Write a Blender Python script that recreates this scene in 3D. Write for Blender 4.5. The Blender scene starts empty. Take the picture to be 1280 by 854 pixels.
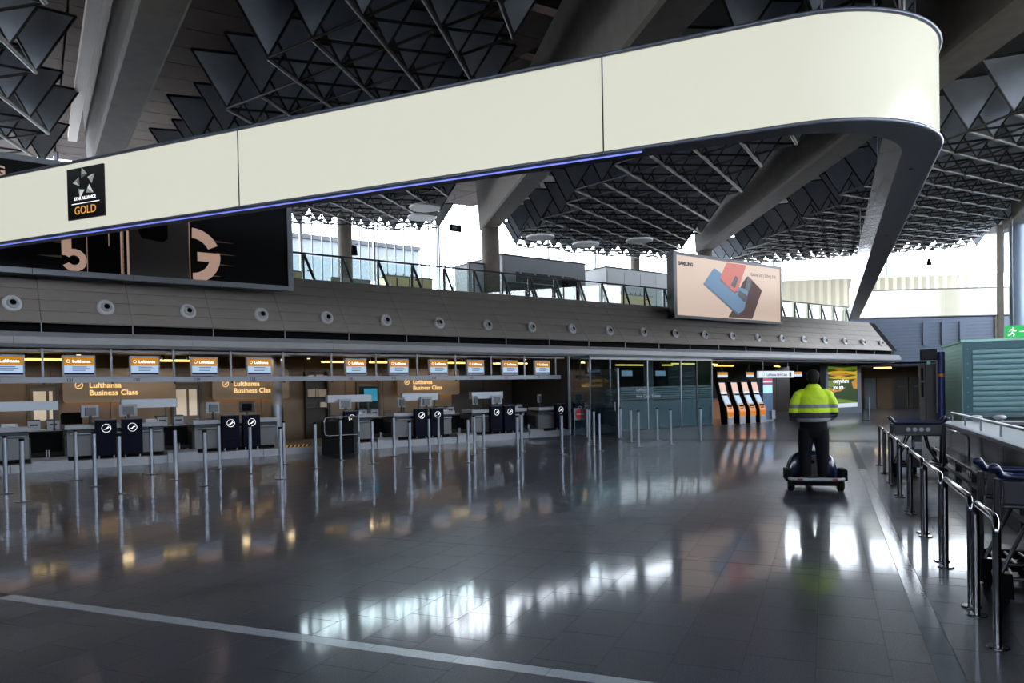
import bpy, bmesh, math, random
from math import sin, cos, pi, radians, sqrt, atan2, hypot
from mathutils import Vector, Matrix
random.seed(7)
SC = bpy.context.scene
COL = SC.collection

# ------------------------------------------------------------------ camera
CAM_F, CAM_PITCH, CAM_ROLL, CAM_YAW, CAM_CY, EYE = 926.37, -0.014577, -0.019709, 0.401843, 502.1, 1.65
def camera_axes():
    f = Vector((0, cos(CAM_PITCH), sin(CAM_PITCH))); u = Vector((0, -sin(CAM_PITCH), cos(CAM_PITCH))); x = Vector((1, 0, 0))
    x, u = cos(CAM_ROLL)*x + sin(CAM_ROLL)*u, cos(CAM_ROLL)*u - sin(CAM_ROLL)*x
    r = Matrix.Rotation(CAM_YAW, 3, 'Z')
    return r @ x, r @ u, r @ f
AX, AU, AF = camera_axes()
cd = bpy.data.cameras.new('camera'); cam = bpy.data.objects.new('camera', cd); COL.objects.link(cam)
m3 = Matrix((AX, AU, -AF)).transposed(); cam.matrix_world = Matrix.Translation((0, 0, EYE)) @ m3.to_4x4()
cd.sensor_width = 36; cd.sensor_fit = 'HORIZONTAL'; cd.lens = CAM_F/1280*36; cd.shift_y = (CAM_CY-427)/1280
cd.clip_start = .05; cd.clip_end = 500
SC.camera = cam
def in_view(p, mx=160, my=160):
    """True when a world point lies in the photographed wedge of the hall (used only to leave out pieces nobody can see)."""
    v = Vector(p)-Vector((0, 0, EYE)); w = v.dot(AF)
    if w < .3: return False
    x = 640+CAM_F*v.dot(AX)/w; y = CAM_CY-CAM_F*v.dot(AU)/w
    return -mx < x < 1280+mx and -my < y < 854+my

# ------------------------------------------------------------------ world, light, exposure
W = bpy.data.worlds.new('overcast sky'); SC.world = W; W.use_nodes = True
W.node_tree.nodes['Background'].inputs[0].default_value = (.86, .93, 1, 1)
W.node_tree.nodes['Background'].inputs[1].default_value = 9.0
EXPOSURE = 0.9
vs = SC.view_settings; vs.view_transform = 'Standard'; vs.look = 'None'; vs.gamma = 1; vs.use_curve_mapping = False; vs.exposure = EXPOSURE
SC.cycles.max_bounces = 7; SC.cycles.diffuse_bounces = 4; SC.cycles.glossy_bounces = 4; SC.cycles.transparent_max_bounces = 12
SC.cycles.caustics_reflective = False; SC.cycles.caustics_refractive = False; SC.cycles.sample_clamp_indirect = 6
SC.cycles.use_denoising = True

# ------------------------------------------------------------------ materials
MATS = {}
def srgb(r, g, b):
    f = lambda c: (c/255/12.92 if c/255 <= .04045 else ((c/255+.055)/1.055)**2.4)
    return (f(r), f(g), f(b), 1)
def mat(name, col, rough=.5, metal=0, emit=None, es=1, spec=.5, noise=0, nscale=8, coat=0, crough=.05, bump=0, bscale=200, vary=0):
    m = bpy.data.materials.new(name); m.use_nodes = True; nt = m.node_tree; b = nt.nodes['Principled BSDF']
    c = srgb(*col); b.inputs['Base Color'].default_value = c; b.inputs['Roughness'].default_value = rough
    b.inputs['Metallic'].default_value = metal; b.inputs['Specular IOR Level'].default_value = spec
    if coat: b.inputs['Coat Weight'].default_value = coat; b.inputs['Coat Roughness'].default_value = crough
    src = None
    if noise or vary:
        tc = nt.nodes.new('ShaderNodeTexCoord'); n = nt.nodes.new('ShaderNodeTexNoise'); n.inputs['Scale'].default_value = nscale
        n.inputs['Detail'].default_value = 4; nt.links.new(tc.outputs['Object'], n.inputs['Vector'])
        mr = nt.nodes.new('ShaderNodeMapRange'); mr.inputs[1].default_value = .25; mr.inputs[2].default_value = .75
        mr.inputs[3].default_value = 1-noise; mr.inputs[4].default_value = 1+noise
        nt.links.new(n.outputs['Fac'], mr.inputs[0]); src = mr.outputs[0]
        if vary:
            oi = nt.nodes.new('ShaderNodeObjectInfo'); m2 = nt.nodes.new('ShaderNodeMapRange')
            m2.inputs[3].default_value = 1-vary; m2.inputs[4].default_value = 1+vary
            nt.links.new(oi.outputs['Random'], m2.inputs[0]); mu = nt.nodes.new('ShaderNodeMath'); mu.operation = 'MULTIPLY'
            nt.links.new(src, mu.inputs[0]); nt.links.new(m2.outputs[0], mu.inputs[1]); src = mu.outputs[0]
        mx = nt.nodes.new('ShaderNodeVectorMath'); mx.operation = 'SCALE'; mx.inputs[0].default_value = c[:3]
        nt.links.new(src, mx.inputs['Scale']); nt.links.new(mx.outputs[0], b.inputs['Base Color'])
    if bump:
        tc = nt.nodes.new('ShaderNodeTexCoord'); n = nt.nodes.new('ShaderNodeTexNoise'); n.inputs['Scale'].default_value = bscale
        nt.links.new(tc.outputs['Object'], n.inputs['Vector']); bp = nt.nodes.new('ShaderNodeBump'); bp.inputs['Strength'].default_value = bump
        bp.inputs['Distance'].default_value = .01
        nt.links.new(n.outputs['Fac'], bp.inputs['Height']); nt.links.new(bp.outputs[0], b.inputs['Normal'])
    if emit: b.inputs['Emission Color'].default_value = srgb(*emit); b.inputs['Emission Strength'].default_value = es*2**-EXPOSURE
    MATS[name] = m; return m
def glass(name, tint, refl=1.0, ior=1.5, rough=0.0):
    m = bpy.data.materials.new(name); m.use_nodes = True; nt = m.node_tree; nt.nodes.remove(nt.nodes['Principled BSDF'])
    t = nt.nodes.new('ShaderNodeBsdfTransparent'); t.inputs[0].default_value = srgb(*tint)
    g = nt.nodes.new('ShaderNodeBsdfGlossy'); g.inputs['Roughness'].default_value = rough; g.inputs[0].default_value = (refl, refl, refl, 1)
    fr = nt.nodes.new('ShaderNodeFresnel'); ge = nt.nodes.new('ShaderNodeNewGeometry'); mi = nt.nodes.new('ShaderNodeMapRange'); mi.inputs[3].default_value = ior; mi.inputs[4].default_value = 1/ior
    nt.links.new(ge.outputs['Backfacing'], mi.inputs[0]); nt.links.new(mi.outputs[0], fr.inputs[0]); mx = nt.nodes.new('ShaderNodeMixShader')
    nt.links.new(fr.outputs[0], mx.inputs[0]); nt.links.new(t.outputs[0], mx.inputs[1]); nt.links.new(g.outputs[0], mx.inputs[2])
    nt.links.new(mx.outputs[0], nt.nodes['Material Output'].inputs[0]); MATS[name] = m; return m
def frosted(name, col, alpha):
    m = bpy.data.materials.new(name); m.use_nodes = True; nt = m.node_tree; b = nt.nodes['Principled BSDF']
    b.inputs['Base Color'].default_value = srgb(*col); b.inputs['Roughness'].default_value = .25; b.inputs['Alpha'].default_value = alpha
    MATS[name] = m; return m

granite = mat('dark granite', (44, 48, 57), .36, spec=.2, noise=.95, nscale=85, vary=.12, coat=.55, crough=.075)
granite_s = mat('dark granite far', (44, 48, 57), .36, spec=.2, noise=.95, nscale=85, coat=.55, crough=.075)
joint = mat('floor joint', (14, 15, 17), .6)
inlay = mat('pale inlay stone', (132, 138, 146), .2, noise=.12, nscale=60, vary=.06)
inlay_steel = mat('steel inlay', (92, 98, 106), .14, noise=.08, nscale=4, vary=.15)
inlay_dark = mat('dark inlay', (36, 40, 46), .25, noise=.3, nscale=12)
panel_grey = mat('bulkhead panel', (136, 128, 122), .45, noise=.05, nscale=3, vary=.03)
fascia_m = mat('fascia', (128, 127, 130), .42, noise=.05, nscale=3)
black = mat('black', (5, 5, 6), .7, spec=.08)
blackgloss = mat('black gloss', (8, 8, 10), .45, spec=.2)
concrete = mat('concrete', (94, 86, 78), .8, noise=.16, nscale=3, bump=.25, bscale=40)
deck_m = mat('roof slab', (104, 88, 78), .85, noise=.12, nscale=2, vary=.08)
deck_dark = mat('roof deck', (52, 46, 42), .9)
truss_panel = mat('truss panel', (184, 190, 200), .4, metal=.15, noise=.08, nscale=4, vary=.08)
truss_bar = mat('truss bar', (24, 23, 23), .5)
truss_bar_lit = mat('truss bar lit', (104, 97, 90), .5)  # copy of truss bar; daylight catching the chords is put into the colour
steel = mat('brushed steel', (128, 134, 144), .3, metal=.9)
chrome = mat('polished steel', (104, 106, 112), .14, metal=1)
darksteel = mat('dark steel', (70, 74, 80), .3, metal=.8)
alu = mat('aluminium', (112, 115, 122), .45, metal=.5)
grey = mat('grey laminate', (76, 77, 81), .4)
lgrey = mat('light grey laminate', (128, 131, 138), .4)
kerb_m = mat('silver kerb', (118, 120, 126), .4, metal=.35, noise=.06, nscale=5)
navy = mat('navy', (6, 9, 24), .7, spec=.08)
navy2 = mat('navy plastic', (14, 20, 56), .3)
beige = mat('beige wall', (104, 87, 67), .55, noise=.08, nscale=2)
brown = mat('brown wall', (86, 66, 50), .55, noise=.1, nscale=3)
darkwood = mat('dark wood', (40, 32, 28), .5)
orange = mat('orange', (206, 116, 16), .35)
white = mat('white', (176, 178, 184), .4)
dkgrey = mat('dark grey', (34, 36, 40), .45, spec=.3)
slate = mat('slate panel', (104, 114, 132), .5, noise=.05, nscale=4)
teal = mat('teal shutter', (94, 126, 132), .35, metal=.2)
teal_d = mat('dark teal', (26, 74, 84), .35)
teal_l = mat('pale teal boards', (140, 184, 174), .5)
hiviz = mat('hi-vis yellow cloth', (160, 188, 6), .7, emit=None, noise=.06, nscale=9, bump=.3, bscale=14)
reflective = mat('reflective tape', (112, 120, 124), .35, metal=.2)
trouser = mat('navy trousers', (7, 8, 14), .9, spec=.15, bump=.3, bscale=18)
nozzle_m = mat('nozzle grey', (186, 186, 188), .4)
skin = mat('skin', (150, 106, 84), .55)
hair = mat('dark hair', (14, 11, 10), .8, spec=.2, bump=.5, bscale=90)
shoe = mat('shoes', (18, 18, 20), .5)
rubber = mat('rubber', (12, 12, 13), .8, spec=.2)
yellow = mat('hazard yellow', (214, 158, 20), .5)
red = mat('red', (190, 24, 36), .5)
band_lit = mat('lit stretch film', (136, 136, 124), .12, emit=(240, 240, 224), es=.66, spec=.4)
band_back = mat('unlit stretch film', (150, 146, 140), .22, coat=.3)
band_trim = mat('band trim', (92, 96, 108), .35, metal=.4)
band_soffit = mat('band soffit', (84, 90, 106), .4, metal=.35)
led = mat('blue led', (60, 66, 120), .4, emit=(124, 138, 245), es=1.0)
tube_y = mat('yellow tube', (255, 220, 120), .4, emit=(255, 214, 110), es=2.6)
lamp_w = mat('white lamp', (255, 250, 240), .4, emit=(255, 246, 230), es=3)
disc_m = mat('lamp disc', (235, 236, 236), .5)
scr_orange = mat('screen orange', (120, 78, 12), .8, emit=(226, 150, 36), es=.56, spec=.1)
scr_white = mat('screen white', (120, 133, 147), .8, spec=.1, emit=(196, 222, 250), es=0.62)
scr_navy = mat('screen navy', (10, 24, 60), .8, spec=.1, emit=(8, 22, 60), es=.5)
txt_white = mat('white lettering', (255, 255, 255), .5, emit=(255, 255, 255), es=.9)
txt_warm = mat('backlit lettering', (160, 130, 80), .5, emit=(255, 210, 140), es=1.15)
txt_dark = mat('dark lettering', (24, 30, 44), .5)
txt_gold = mat('gold lettering', (214, 150, 60), .5, emit=(214, 150, 60), es=.7)
rose = mat('rose gold print', (135, 111, 99), .5, emit=(226, 186, 166), es=0.43)
ad_black = mat('black banner cloth', (12, 12, 14), .7, spec=.15)
ad_brown = mat('brown phone print', (46, 34, 30), .5)
ad_peach = mat('lit peach screen', (146, 132, 122), .8, spec=.1, emit=(244, 218, 202), es=0.64)
ad_blue = mat('pale blue print', (84, 103, 122), .8, spec=.1, emit=(140, 172, 204), es=0.58)
ad_blue_d = mat('blue edge print', (51, 69, 90), .5, emit=(86, 116, 150), es=0.55)
ad_pink = mat('pink print', (139, 88, 84), .8, spec=.1, emit=(232, 148, 140), es=0.62)
ad_pink_d = mat('pink edge print', (90, 48, 50), .5, emit=(150, 80, 84), es=0.47)
ad_taupe = mat('taupe print', (67, 56, 56), .8, spec=.1, emit=(112, 94, 94), es=0.58)
ad_cam = mat('camera print', (30, 30, 36), .5, emit=(30, 30, 36), es=.5)
sign_green = mat('lit green sign', (10, 140, 60), .5, emit=(10, 140, 60), es=.8)
sign_glow = mat('back-lit sign panel', (150, 132, 112), .5, noise=.05, nscale=2)
fc_white = mat('lit white sign', (135, 139, 144), .5, emit=(225, 232, 240), es=0.58)
lightbox_m = mat('frosted canopy', (158, 164, 172), .4, metal=.1)
corrug = mat('corrugated blind', (206, 196, 170), .6)
bldg = mat('outside building', (104, 108, 112), .7)
yard = mat('outside paving', (150, 150, 148), .9)
grass_d = mat('green print', (24, 42, 10), .5, emit=(40, 70, 18), es=0.39)
field_y = mat('yellow print', (135, 117, 18), .5, emit=(226, 190, 26), es=0.58)
field_o = mat('ochre print', (128, 87, 28), .5, emit=(214, 146, 48), es=0.55)
field_g = mat('light green print', (72, 90, 24), .5, emit=(120, 150, 40), es=0.47)
window_glass = glass('window glass', (246, 247, 249))
rail_glass = glass('railing glass', (240, 248, 246))
screen_glass = glass('tinted screen glass', (190, 208, 212), 1, 1.6)
mirror_glass = glass('side screen glass', (120, 150, 160), 1, 2.6)
frost = frosted('frosted film', (48, 70, 78), .72)
frost_line = frosted('frosted lines', (70, 92, 98), .6)

# ------------------------------------------------------------------ mesh helpers
class MB:
    def __init__(s): s.v = []; s.f = []; s.sm = []
    def add(s, vs, fs, smooth=False):
        o = len(s.v); s.v += [tuple(v) for v in vs]; s.f += [tuple(i+o for i in f) for f in fs]; s.sm += [smooth]*len(fs); return s
    def box(s, x0, x1, y0, y1, z0, z1):
        return s.add([(x0,y0,z0),(x1,y0,z0),(x1,y1,z0),(x0,y1,z0),(x0,y0,z1),(x1,y0,z1),(x1,y1,z1),(x0,y1,z1)],
                     [(0,3,2,1),(4,5,6,7),(0,1,5,4),(1,2,6,5),(2,3,7,6),(3,0,4,7)])
    def prism(s, poly, a, b, axis='y'):
        """poly in the two remaining axes (x,z for y; x,y for z; y,z for x), extruded from a to b"""
        n = len(poly)
        def P(p, t): return {'y': (p[0], t, p[1]), 'z': (p[0], p[1], t), 'x': (t, p[0], p[1])}[axis]
        vs = [P(p, a) for p in poly]+[P(p, b) for p in poly]
        fs = [tuple(range(n)), tuple(range(2*n-1, n-1, -1))]+[(i, (i+1) % n+0, (i+1) % n+n, i+n)[::-1] for i in range(n)]
        return s.add(vs, fs)
    def tube(s, path, r, seg=8, cap=True):
        path = [Vector(p) for p in path]; n = len(path); rs = r if isinstance(r, (list, tuple)) else [r]*n
        rings = []; prev = None
        for i, p in enumerate(path):
            t = (path[min(i+1, n-1)]-path[max(i-1, 0)]).normalized()
            if prev is None: a = t.orthogonal().normalized()
            else: a = (prev-t*prev.dot(t)).normalized()
            prev = a; b = t.cross(a)
            rings.append([p+(a*cos(2*pi*k/seg)+b*sin(2*pi*k/seg))*rs[i] for k in range(seg)])
        vs = [q for rg in rings for q in rg]
        fs = [(i*seg+k, i*seg+(k+1) % seg, (i+1)*seg+(k+1) % seg, (i+1)*seg+k) for i in range(n-1) for k in range(seg)]
        s.add(vs, fs, True)
        if cap: s.add(rings[0], [tuple(range(seg))[::-1]]); s.add(rings[-1], [tuple(range(seg))])
        return s
    def cyl(s, x, y, z0, z1, r, seg=16, r1=None): return s.tube([(x, y, z0), (x, y, z1)], [r, r if r1 is None else r1], seg)
    def ball(s, c, rx, ry, rz, nu=12, nv=8):
        vs = [(c[0], c[1], c[2]-rz)]; fs = []
        for j in range(1, nv):
            th = -pi/2+pi*j/nv
            vs += [(c[0]+rx*cos(th)*cos(2*pi*k/nu), c[1]+ry*cos(th)*sin(2*pi*k/nu), c[2]+rz*sin(th)) for k in range(nu)]
        vs.append((c[0], c[1], c[2]+rz))
        for k in range(nu): fs.append((0, 1+(k+1) % nu, 1+k)); fs.append((len(vs)-1, len(vs)-1-nu+k, len(vs)-1-nu+(k+1) % nu))
        for j in range(nv-2):
            for k in range(nu): a = 1+j*nu; fs.append((a+k, a+(k+1) % nu, a+nu+(k+1) % nu, a+nu+k))
        return s.add(vs, fs, True)
    def grid(s, rows, smooth=True, close=False):
        n = len(rows[0]); vs = [p for r in rows for p in r]; m = n if close else n-1
        fs = [(i*n+k, i*n+(k+1) % n, (i+1)*n+(k+1) % n, (i+1)*n+k) for i in range(len(rows)-1) for k in range(m)]
        return s.add(vs, fs, smooth)
    def mesh(s, name, m):
        me = bpy.data.meshes.new(name); me.from_pydata(s.v, [], s.f); me.polygons.foreach_set('use_smooth', s.sm)
        if m: me.materials.append(m)
        me.update(); return me
def obj(name, data, parent=None, loc=(0, 0, 0), rz=0, m=None, **kw):
    if isinstance(data, MB): data = data.mesh(name, m)
    o = bpy.data.objects.new(name, data); COL.objects.link(o); o.location = loc; o.rotation_euler = (0, 0, rz)
    if parent is not None: o.parent = parent
    for k, v in kw.items(): o[k] = v
    return o
def thing(name, label, cat, loc=(0, 0, 0), rz=0, group=None, kind=None):
    o = bpy.data.objects.new(name, None); COL.objects.link(o); o.location = loc; o.rotation_euler = (0, 0, rz); o.empty_display_size = .1
    o['label'] = label; o['category'] = cat
    if group: o['group'] = group
    if kind: o['kind'] = kind
    return o
def tag(o, label, cat, group=None, kind=None):
    o['label'] = label; o['category'] = cat
    if group: o['group'] = group
    if kind: o['kind'] = kind
    return o
KIDS = {}
def copy_tree(o, parent=None):
    c = o.copy(); COL.objects.link(c)
    if parent is not None: c.parent = parent
    for ch in o.children: copy_tree(ch, c)
    return c
def bevel(o, w=.01, seg=2):
    b = o.modifiers.new('bevel', 'BEVEL'); b.width = w; b.segments = seg; b.limit_method = 'ANGLE'; return o
def text(body, size, m, parent, loc, rot=(pi/2, 0, 0), align='LEFT', bold=0, name='lettering', spacing=1, ext=.002):
    c = bpy.data.curves.new(name, 'FONT'); c.body = body; c.size = size; c.align_x = align; c.extrude = ext; c.offset = bold; c.space_character = spacing
    c.resolution_u = 3
    c.materials.append(m); t_ = bpy.data.objects.new('lettering_curve', c); COL.objects.link(t_); bpy.context.view_layer.update()
    me = bpy.data.meshes.new_from_object(t_.evaluated_get(bpy.context.evaluated_depsgraph_get())); bpy.data.objects.remove(t_); bpy.data.curves.remove(c)
    me.materials.clear(); me.materials.append(m)
    o = bpy.data.objects.new(name, me); COL.objects.link(o); o.parent = parent; o.location = loc; o.rotation_euler = rot; return o

# the check-in wall runs 30 degrees off the floor grid: x along it, y into it
RC = pi/3
CD = Vector((.5, sqrt(.75), 0)); CN = Vector((-sqrt(.75), .5, 0))
def WC(s, d, z=0): return CD*s+CN*d+Vector((0, 0, z))
def cthing(name, label, cat, s, d, z=0, group=None, kind=None): return thing(name, label, cat, WC(s, d, z), RC, group, kind)
ORD = ['first', 'second', 'third', 'fourth', 'fifth', 'sixth', 'seventh', 'eighth', 'ninth', 'tenth', 'eleventh', 'twelfth', 'thirteenth', 'fourteenth', 'fifteenth', 'sixteenth']
#BODY
# ================================================================== FLOOR
PX, PY, J = .4, .545, .005
fl = obj('floor', MB().box(-70, 60, -24, 110, -.2, -.003), None, m=granite_s, kind='structure', label='dark polished granite tile floor of the hall', category='floor')
bed = obj('joint_bed', MB().box(-20, 6, .8, 24, -.05, -.001), fl, m=joint)
tmesh = {}
def tile_mesh(w, l, m, k):
    key = (round(w, 3), round(l, 3), k)
    if key not in tmesh:
        mb = MB().box(-w/2, w/2, -l/2, l/2, -.02, 0)
        tmesh[key] = mb.mesh('tile', m)
    return tmesh[key]
cols = [(.32-PX*(k+1), .32-PX*k, k) for k in range(50)]+[(.32, .552, -1)]+[(.694+PX*k, .694+PX*(k+1), -2-k) for k in range(4)]
OFF = {-1: .02, 0: .28, 1: .365, 2: .07, 3: .215, 4: .41}
cand = []
for x0, x1, k in cols:
    off = OFF.get(k, (k*.37) % PY)
    for (ya, yb) in ((.9, 3.978), (4.105, 7.14), (7.146, 17.745), (17.755, 23)):
        y = ya; n = math.floor((ya-off)/PY)+1
        while y < yb-.02:
            y2 = min(off+n*PY, yb); n += 1
            if y2-y > .03: cand.append(((x0+x1)/2, (y+y2)/2, x1-x0-J, y2-y-J))
            y = y2
cand = [c for c in cand if in_view((c[0], c[1], 0), 150, 90)]
cand.sort(key=lambda c: c[0]**2+c[1]**2)
vis = [c for c in cand if in_view((c[0], c[1], 0), 25, 30)]
near = set(vis[:270]); far = MB()
for c in cand:
    if c in near: obj('tile', tile_mesh(c[2], c[3], granite, 'g'), fl, (c[0], c[1], 0))
    else:
        x, y, w, l = c; far.box(x-w/2, x+w/2, y-l/2, y+l/2, -.01, 0)
obj('tile', far, fl, m=granite_s, kind='stuff')
x = -6.4
while x < 1.6:                                  # pale stripe across the hall
    obj('stripe_tile', tile_mesh(.606, .121, inlay, 'i'), fl, (x+.305, 4.0425, 0)); x += .61
y = 1.4
while y < 15.6:                                 # steel-grey stripe beside the rail
    d = y > 14.4
    if not (3.6 < y < 3.8): obj('stripe_tile', tile_mesh(.136, .528, inlay_dark if d else inlay_steel, 'd' if d else 's'), fl, (.623, y+.266, .0003))
    y += .532

# ================================================================== ROOF: deck, beams, space frames
K = .84                                        # roof scale
def SK(p): return (p[0]*K, p[1]*K, EYE+(p[2]-EYE)*K)
def deck_z(x, y): return EYE+(8.65-.04*x/K+.065*y/K)*K
DN = Vector((.04, -.065, 1)).normalized()
ce = thing('ceiling', 'dark sloping slab roof deck high above the hall', 'ceiling', kind='structure')
def dk(x, y, o=0): return (x, y, deck_z(x, y)+o)
DP = [(-24.3, -16.5), (13.4, -16.5), (13.4, 45), (12.9, 67.6), (-4.0, 63), (-22.9, 29.8), (-28.1, 23.8), (-26.9, 4.9)]
obj('deck', MB().add([dk(x, y, .2) for x, y in DP]+[dk(x, y, .5) for x, y in DP], [tuple(range(8))[::-1], tuple(range(8, 16))]+[(i, (i+1) % 8, (i+1) % 8+8, i+8) for i in range(8)]), ce, m=deck_dark)
bd = Vector((-.824, .566, 0)); bn = Vector((.566, .824, 0))
slab = MB().box(-.73*K, .73*K, -1.17*K, 1.17*K, -.02, .16).mesh('slab', deck_m)
ns = 0
for i in range(0, 44):
    for j in range(-9, 10):
        p = Vector((-8, 8, 0))+bd*(i*1.5)+bn*(j*2.4)
        if p.dot(CN) > 42: continue
        p = p*K; q = Vector((p.x, p.y, deck_z(p.x, p.y)))
        v = q-Vector((0, 0, EYE)); w = v.dot(AF)
        if w < 1: continue
        sx = 640+CAM_F*v.dot(AX)/w; sy = CAM_CY-CAM_F*v.dot(AU)/w
        if -60 < sx < 680 and -120 < sy < 290 and ns < 290:
            t = bd-DN*bd.dot(DN); t.normalize(); b2 = DN.cross(t)
            o = obj('slab', slab, ce); o.matrix_basis = Matrix.Translation(q) @ Matrix((t, b2, DN)).transposed().to_4x4(); ns += 1
BEAMS = {}
def beam(k, near, far, label, w=.9*K, h=2.9*K):
    a, b = Vector(SK(near)), Vector(SK(far)); d = (b-a).normalized(); dh = Vector((d.x, d.y, 0)).normalized(); r = Vector((dh.y, -dh.x, 0)); up = Vector((0, 0, 1))
    mb = MB(); c = .06; prof = [(-w/2, c), (-w/2+c, 0), (w/2-c, 0), (w/2, c), (w/2+.12, h), (-w/2-.12, h)]
    vs = [a+r*x+up*z for x, z in prof]+[b+r*x+up*z for x, z in prof]; n = len(prof)
    mb.add(vs, [tuple(range(n))[::-1], tuple(range(n, 2*n))]+[(i, (i+1) % n, (i+1) % n+n, i+n) for i in range(n)])
    o = obj('beam', mb, m=concrete); tag(o, label, 'beam', kind='structure'); BEAMS[k] = (a, dh); return o
beam(1, (-1.0, 3.3, 8.33), (-24.6, 19.5, 9.99), 'concrete roof beam nearest the left edge, above the black phone banner')
beam(2, (3.2, 4.1, 7.25), (-16.3, 35.57, 10.08), 'concrete roof beam ending on the round column behind the gallery rail')
beam(3, (5.97, 6.75, 7.38), (-7.37, 49.7, 10.42), 'concrete roof beam running down behind the lit phone advert screen')
beam(4, (8.0, 24, 8.3), (9.65, 49.3, 10.15), 'concrete roof beam at the right edge over the blue-grey column')
# conduit box along the first beam
a, b = Vector(SK((-14.4, 11.4, 10.55))), Vector(SK((-25.6, 19.1, 11.35))); r = Vector((bd.y, -bd.x, 0))
mb = MB(); vs = []
for p in (a, b): vs += [p+r*x+Vector((0, 0, z)) for x, z in ((-.12, -.12), (.12, -.12), (.12, .12), (-.12, .12))]
mb.add(vs, [(0,3,2,1),(4,5,6,7),(0,1,5,4),(1,2,6,5),(2,3,7,6),(3,0,4,7)])
tag(obj('cable_duct', mb, m=mat('duct', (206, 190, 172), .5)), 'pale cable duct running along the left roof beam', 'cable duct')

EDGE = 1.6*K
def tri_panel():
    r, h = EDGE*.57735, EDGE*.8165
    A = Vector((0, 0, 0)); B = Vector((r*cos(radians(150)), r*sin(radians(150)), h)); C = Vector((0, -r, h))
    c = (A+B+C)/3; n = (B-A).cross(C-A).normalized(); T = [c+(p-c)*.93 for p in (A, B, C)]
    return MB().add([p-n*.012 for p in T]+[p+n*.012 for p in T], [(2,1,0),(3,4,5),(0,1,4,3),(1,2,5,4),(2,0,3,5)]).mesh('panel', truss_panel)
PANEL = tri_panel()
def bay(label, P0, u, n, lo, hi, keep, chord_lit=True):
    P0 = Vector(P0); n = Vector(n).normalized(); u = Vector(u); u = (u-n*u.dot(n)).normalized(); b = n.cross(u)
    P0 = Vector((0, 0, EYE))+(P0-Vector((0, 0, EYE)))*EDGE
    v = (u*-.5-b*.8660254); U, V = u*EDGE, v*EDGE
    nodes = {}
    for i in range(-34, 35):
        for j in range(-34, 35):
            p = P0+U*i+V*j
            ok = True
            for k, side, mg in lo+hi:
                a, d = BEAMS[k]; w = p-a; t = (w.x*d.y-w.y*d.x)*side
                if t < mg*K: ok = False
            if ok and keep(p/K) and in_view(p+n*.6, 120, 200): nodes[(i, j)] = p
    t = thing('space_frame', label, 'roof truss', P0, kind='thing')
    r, h = EDGE*.57735, EDGE*.8165
    tops = [u*(r*cos(radians(a)))+b*(r*sin(radians(a)))+n*h for a in (30, 150, 270)]
    st = MB(); topv = {}; M3 = Matrix((u, b, n)).transposed().to_4x4(); cnt = 0; extra = MB()
    order = sorted(nodes, key=lambda q: (nodes[q]).length)
    for q in order:
        p = nodes[q]-P0
        for k in range(3):
            Mx = Matrix.Translation(p) @ M3 @ Matrix.Rotation(radians(120*k), 4, 'Z')
            if cnt < 297:
                o = obj('panel', PANEL, t); o.matrix_basis = Mx; cnt += 1
            else:
                extra.add([Mx @ w.co for w in PANEL.vertices], [tuple(f.vertices) for f in PANEL.polygons])
        for w in tops: st.tube([p+n*.02, p+w], .03, 4, False)
        for k in range(3):
            a, c = p+tops[k], p+tops[(k+1) % 3]; st.tube([a, c], .03, 4, False)
    obj('strut', st, t, m=truss_bar, kind='stuff')
    if extra.v: obj('panel', extra, t, m=truss_panel, kind='stuff')
    for (di, dj, m, rr) in ((1, 0, truss_bar_lit if chord_lit else truss_bar, .045), (0, 1, truss_bar, .028), (1, 1, truss_bar, .028)):
        for q in nodes:
            if (q[0]-di, q[1]-dj) in nodes: continue
            e = q
            while (e[0]+di, e[1]+dj) in nodes: e = (e[0]+di, e[1]+dj)
            if e != q: obj('chord', MB().tube([nodes[q]-P0, nodes[e]-P0], rr, 6), t, m=m)
    return len(nodes)
nn = []
nn.append(bay('dark triangular panel truss between the two left roof beams', (-6.17292, 8.05203, 6.33103), (-.25319, .96408, .08025), (.0245, -.07653, .99677),
    [(1, 1, 2.0)], [(2, -1, 2.2)], lambda p: p.dot(CN) < 40.2, False))
nn.append(bay('dark triangular panel truss between the middle roof beams, behind the light band', (-5.43585, 16.8719, 6.39286), (.09105, .99456, .05068), (.0488, -.05529, .99728),
    [(2, 1, 1.7)], [(3, -1, 1.5)], lambda p: p.dot(CN) < 36.6))
nn.append(bay('dark triangular panel truss on the right, beyond the light band arm', (2.32466, 18.20403, 6.16895), (.51302, .85624, .0605), (.00344, -.07253, .99736),
    [(3, 1, 2.3)], [(4, -1, .6)], lambda p: p.y < 62 and p.x < 12))
k0 = Vector((0, 0, EYE))+(Vector((-20.25, 13.85, 9.47))-Vector((0, 0, EYE)))/1.6
nn.append(bay('dark triangular panel truss at the top left corner, left of the first beam', k0, (-.62, .78, .08), (.0245, -.07653, .99677),
    [], [(1, -1, 1.6)], lambda p: p.length < 33 and p.x < -9))
print('nodes', nn, 'slabs', ns)

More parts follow.
